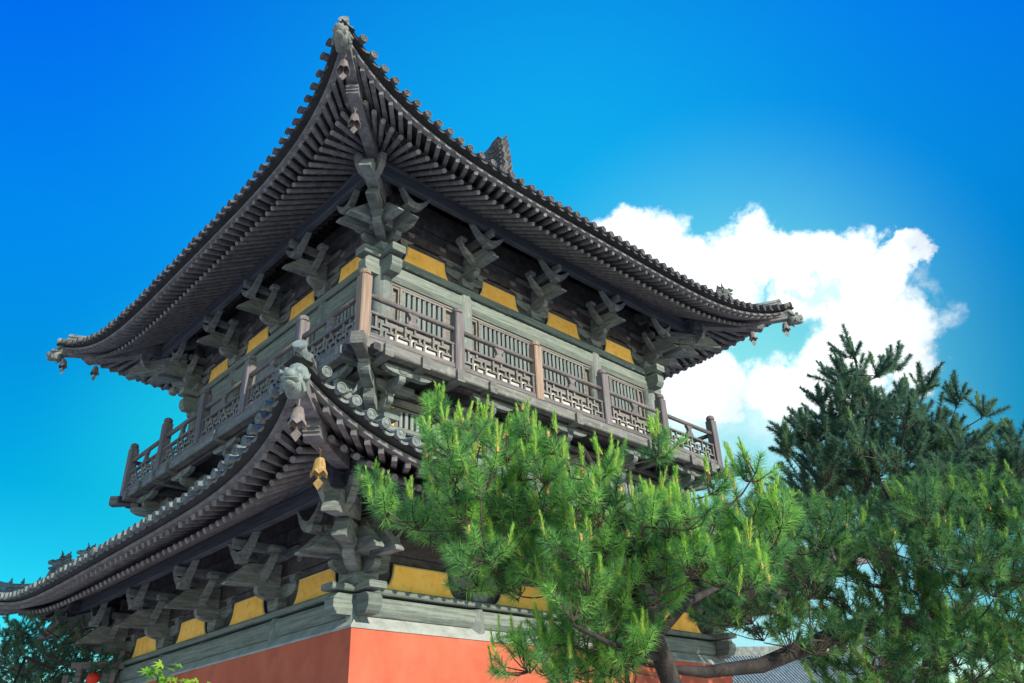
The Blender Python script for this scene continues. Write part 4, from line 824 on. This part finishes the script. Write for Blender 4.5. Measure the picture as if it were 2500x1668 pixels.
cfgC = dict(rad=.42, shoots=13, tipn=7, out=.9, upw=.55, shoot=.40, bud=.0, newg=.04, candle=.28, tipc=3, n=260, n2=150, nl=.115, nl2=.085, spread=1.05, spread2=.65, w=.011)
TRC = [(4.6, -8.3, GZ, .24), (4.2, -8.4, -4, .18), (3.2, -9.2, -2, .10), (2.4, -9.7, -.4, .045), (1.8, -10.05, 1.15, .012)]
pine('pine_tree', 'tall dark blue green pine at the right edge standing against cloud and sky', PC, TC, TRC, cfgC, 'pineC')
cfgD = dict(rad=.42, shoots=12, tipn=5, out=.9, upw=.5, shoot=.26, bud=0, newg=0, candle=.3, tipc=2, n=100, n2=80, nl=.10, nl2=.06, spread=1.0, spread2=.5, w=.011)
TRD = [(-7.1, 3.4, GZ, .14), (-7.0, 3.3, -5, .10), (-6.95, 3.35, -4.0, .07), (-6.8, 3.2, -3.0, .03)]
pine('pine_tree', 'small dark pine at the left edge beneath the lower eave beside the gate', PD, [], TRD, cfgD, 'pineC')

# ------------------------------------------------------------------ left: wooden gate frame with a red lantern, leafy sprig
G = empty('wooden_gate', (-5.25, 4.6, GZ)); tag(G, 'grey wooden gate frame at lower left beyond the dark pine', 'gate')
ax = Vector((0.86, -0.5, 0)).normalized(); ry = math.atan2(ax.y, ax.x)
for x in (-.35, -.12, .55):
    b = MB(); b.xf = rotm(ry); b.bbox(x-.06, x+.06, -.06, .06, 0, 4.1 if x > -.3 else 3.95, .02); b.build('post', 'rail', G)
b = MB(); b.xf = rotm(ry); b.bbox(-.30, .75, -.05, .05, 4.08, 4.22, .02); b.build('lintel', 'rail', G)
b = MB(); b.xf = rotm(ry) @ Matrix.Translation((.55, 0, 3.9)) @ Matrix.Rotation(.25, 4, 'Y'); b.bbox(-.05, .05, -.05, .05, 0, .55, .02); b.build('brace', 'rail', G)
Ln = empty('red_lantern', (-5.13, 4.42, -3.17)); Ln.scale = (.82, .82, .82); tag(Ln, 'round red silk lantern with gold base hanging in the gate at lower left', 'lantern')
b = MB(); b.lathe([(0, .15), (.07, .15), (.07, .13), (.14, .09), (.17, 0), (.14, -.09), (.07, -.13), (0, -.13)], (0, 0, 0), 16, lambda i, j, r_, z_: (r_*(1 if j % 2 else .96), z_)); b.build('lantern_shade', 'lantern', Ln, True)
b = MB(); b.lathe([(.075, -.125), (.075, -.165), (0, -.165)], (0, 0, 0), 12); b.tube([(0, 0, -.16), (0, 0, -.30)], [.03, .045], 8); b.build('tassel', 'gold', Ln)
b = MB(); b.tube([(0, 0, .14), (0, 0, .36)], .006, 5); b.build('cord', 'trim_and_shade', Ln)
def maple(x, y, z, label):
    root = empty('maple_sapling', (x, y, GZ)); tag(root, label, 'sapling'); b = MB(); b.tube([(0, 0, 0), (.02, .02, (z-GZ)*.6), (0, 0, z-GZ)], [.02, .014, .005], 6); b.build('stem', 'twig', root)
    V_ = []; tn = []
    for i in range(26):
        c = np.array([random.gauss(0, .10), random.gauss(0, .10), z-GZ-abs(random.gauss(0, .16))+.02]); nrm = np.array([random.gauss(-.4, .4), random.gauss(-.5, .4), 1.0]); nrm /= np.linalg.norm(nrm)
        a = np.cross(nrm, [0.2, 1, 0]); a /= np.linalg.norm(a); b2 = np.cross(nrm, a); s = random.uniform(.05, .085); t_ = random.random()
        for q in range(5):
            an = (q-2)*.75; tip = c+s*(1.15 if q == 2 else .95)*(a*math.cos(an)+b2*math.sin(an)); l_ = c+s*.42*(a*math.cos(an-.36)+b2*math.sin(an-.36)); r_ = c+s*.42*(a*math.cos(an+.36)+b2*math.sin(an+.36))
            V_ += [c, l_, tip, c, tip, r_]; tn += [t_, t_]
    tri_mesh('leaves', np.array(V_), np.array(tn), 'leaf', root)
maple(-8.72, -8.40, -4.58, 'bright green sapling with pointed leaves at the bottom edge below the left wall')
maple(-8.56, -8.48, -4.68, 'small second leaf sprig at the bottom edge, right of the bright green sapling')

# ------------------------------------------------------------------ far right: grey tiled hall behind the pines
Hh = empty('side_hall', (16, 2, GZ)); tag(Hh, 'low hall with pale grey tiled roof seen through the pines at lower right', 'hall')
Hh.rotation_euler = (0, 0, R(-32))
b = MB(); b.box(-7, 7, 0, 5, 0, 3.4); b.build('wall', 'red', Hh)
b = MB(); b.add([(-8, -1.2, 3.2), (8, -1.2, 3.2), (8, 2.5, 5.7), (-8, 2.5, 5.7), (8, 6.2, 3.2), (-8, 6.2, 3.2)], [(0, 1, 2, 3), (3, 2, 4, 5)])
for i in range(125): x = -7.9+i*15.8/124; b.tube([(x, -1.25, 3.22), (x, 2.5, 5.72)], .05, 6); b.tube([(x, 6.25, 3.22), (x, 2.5, 5.72)], .06, 6)
rr_ = b.build('roof', 'pale', Hh); b = MB(); b.bbox(-8.1, 8.1, 2.36, 2.64, 5.6, 6.0, .04); b.build('ridge', 'ridge', rr_)
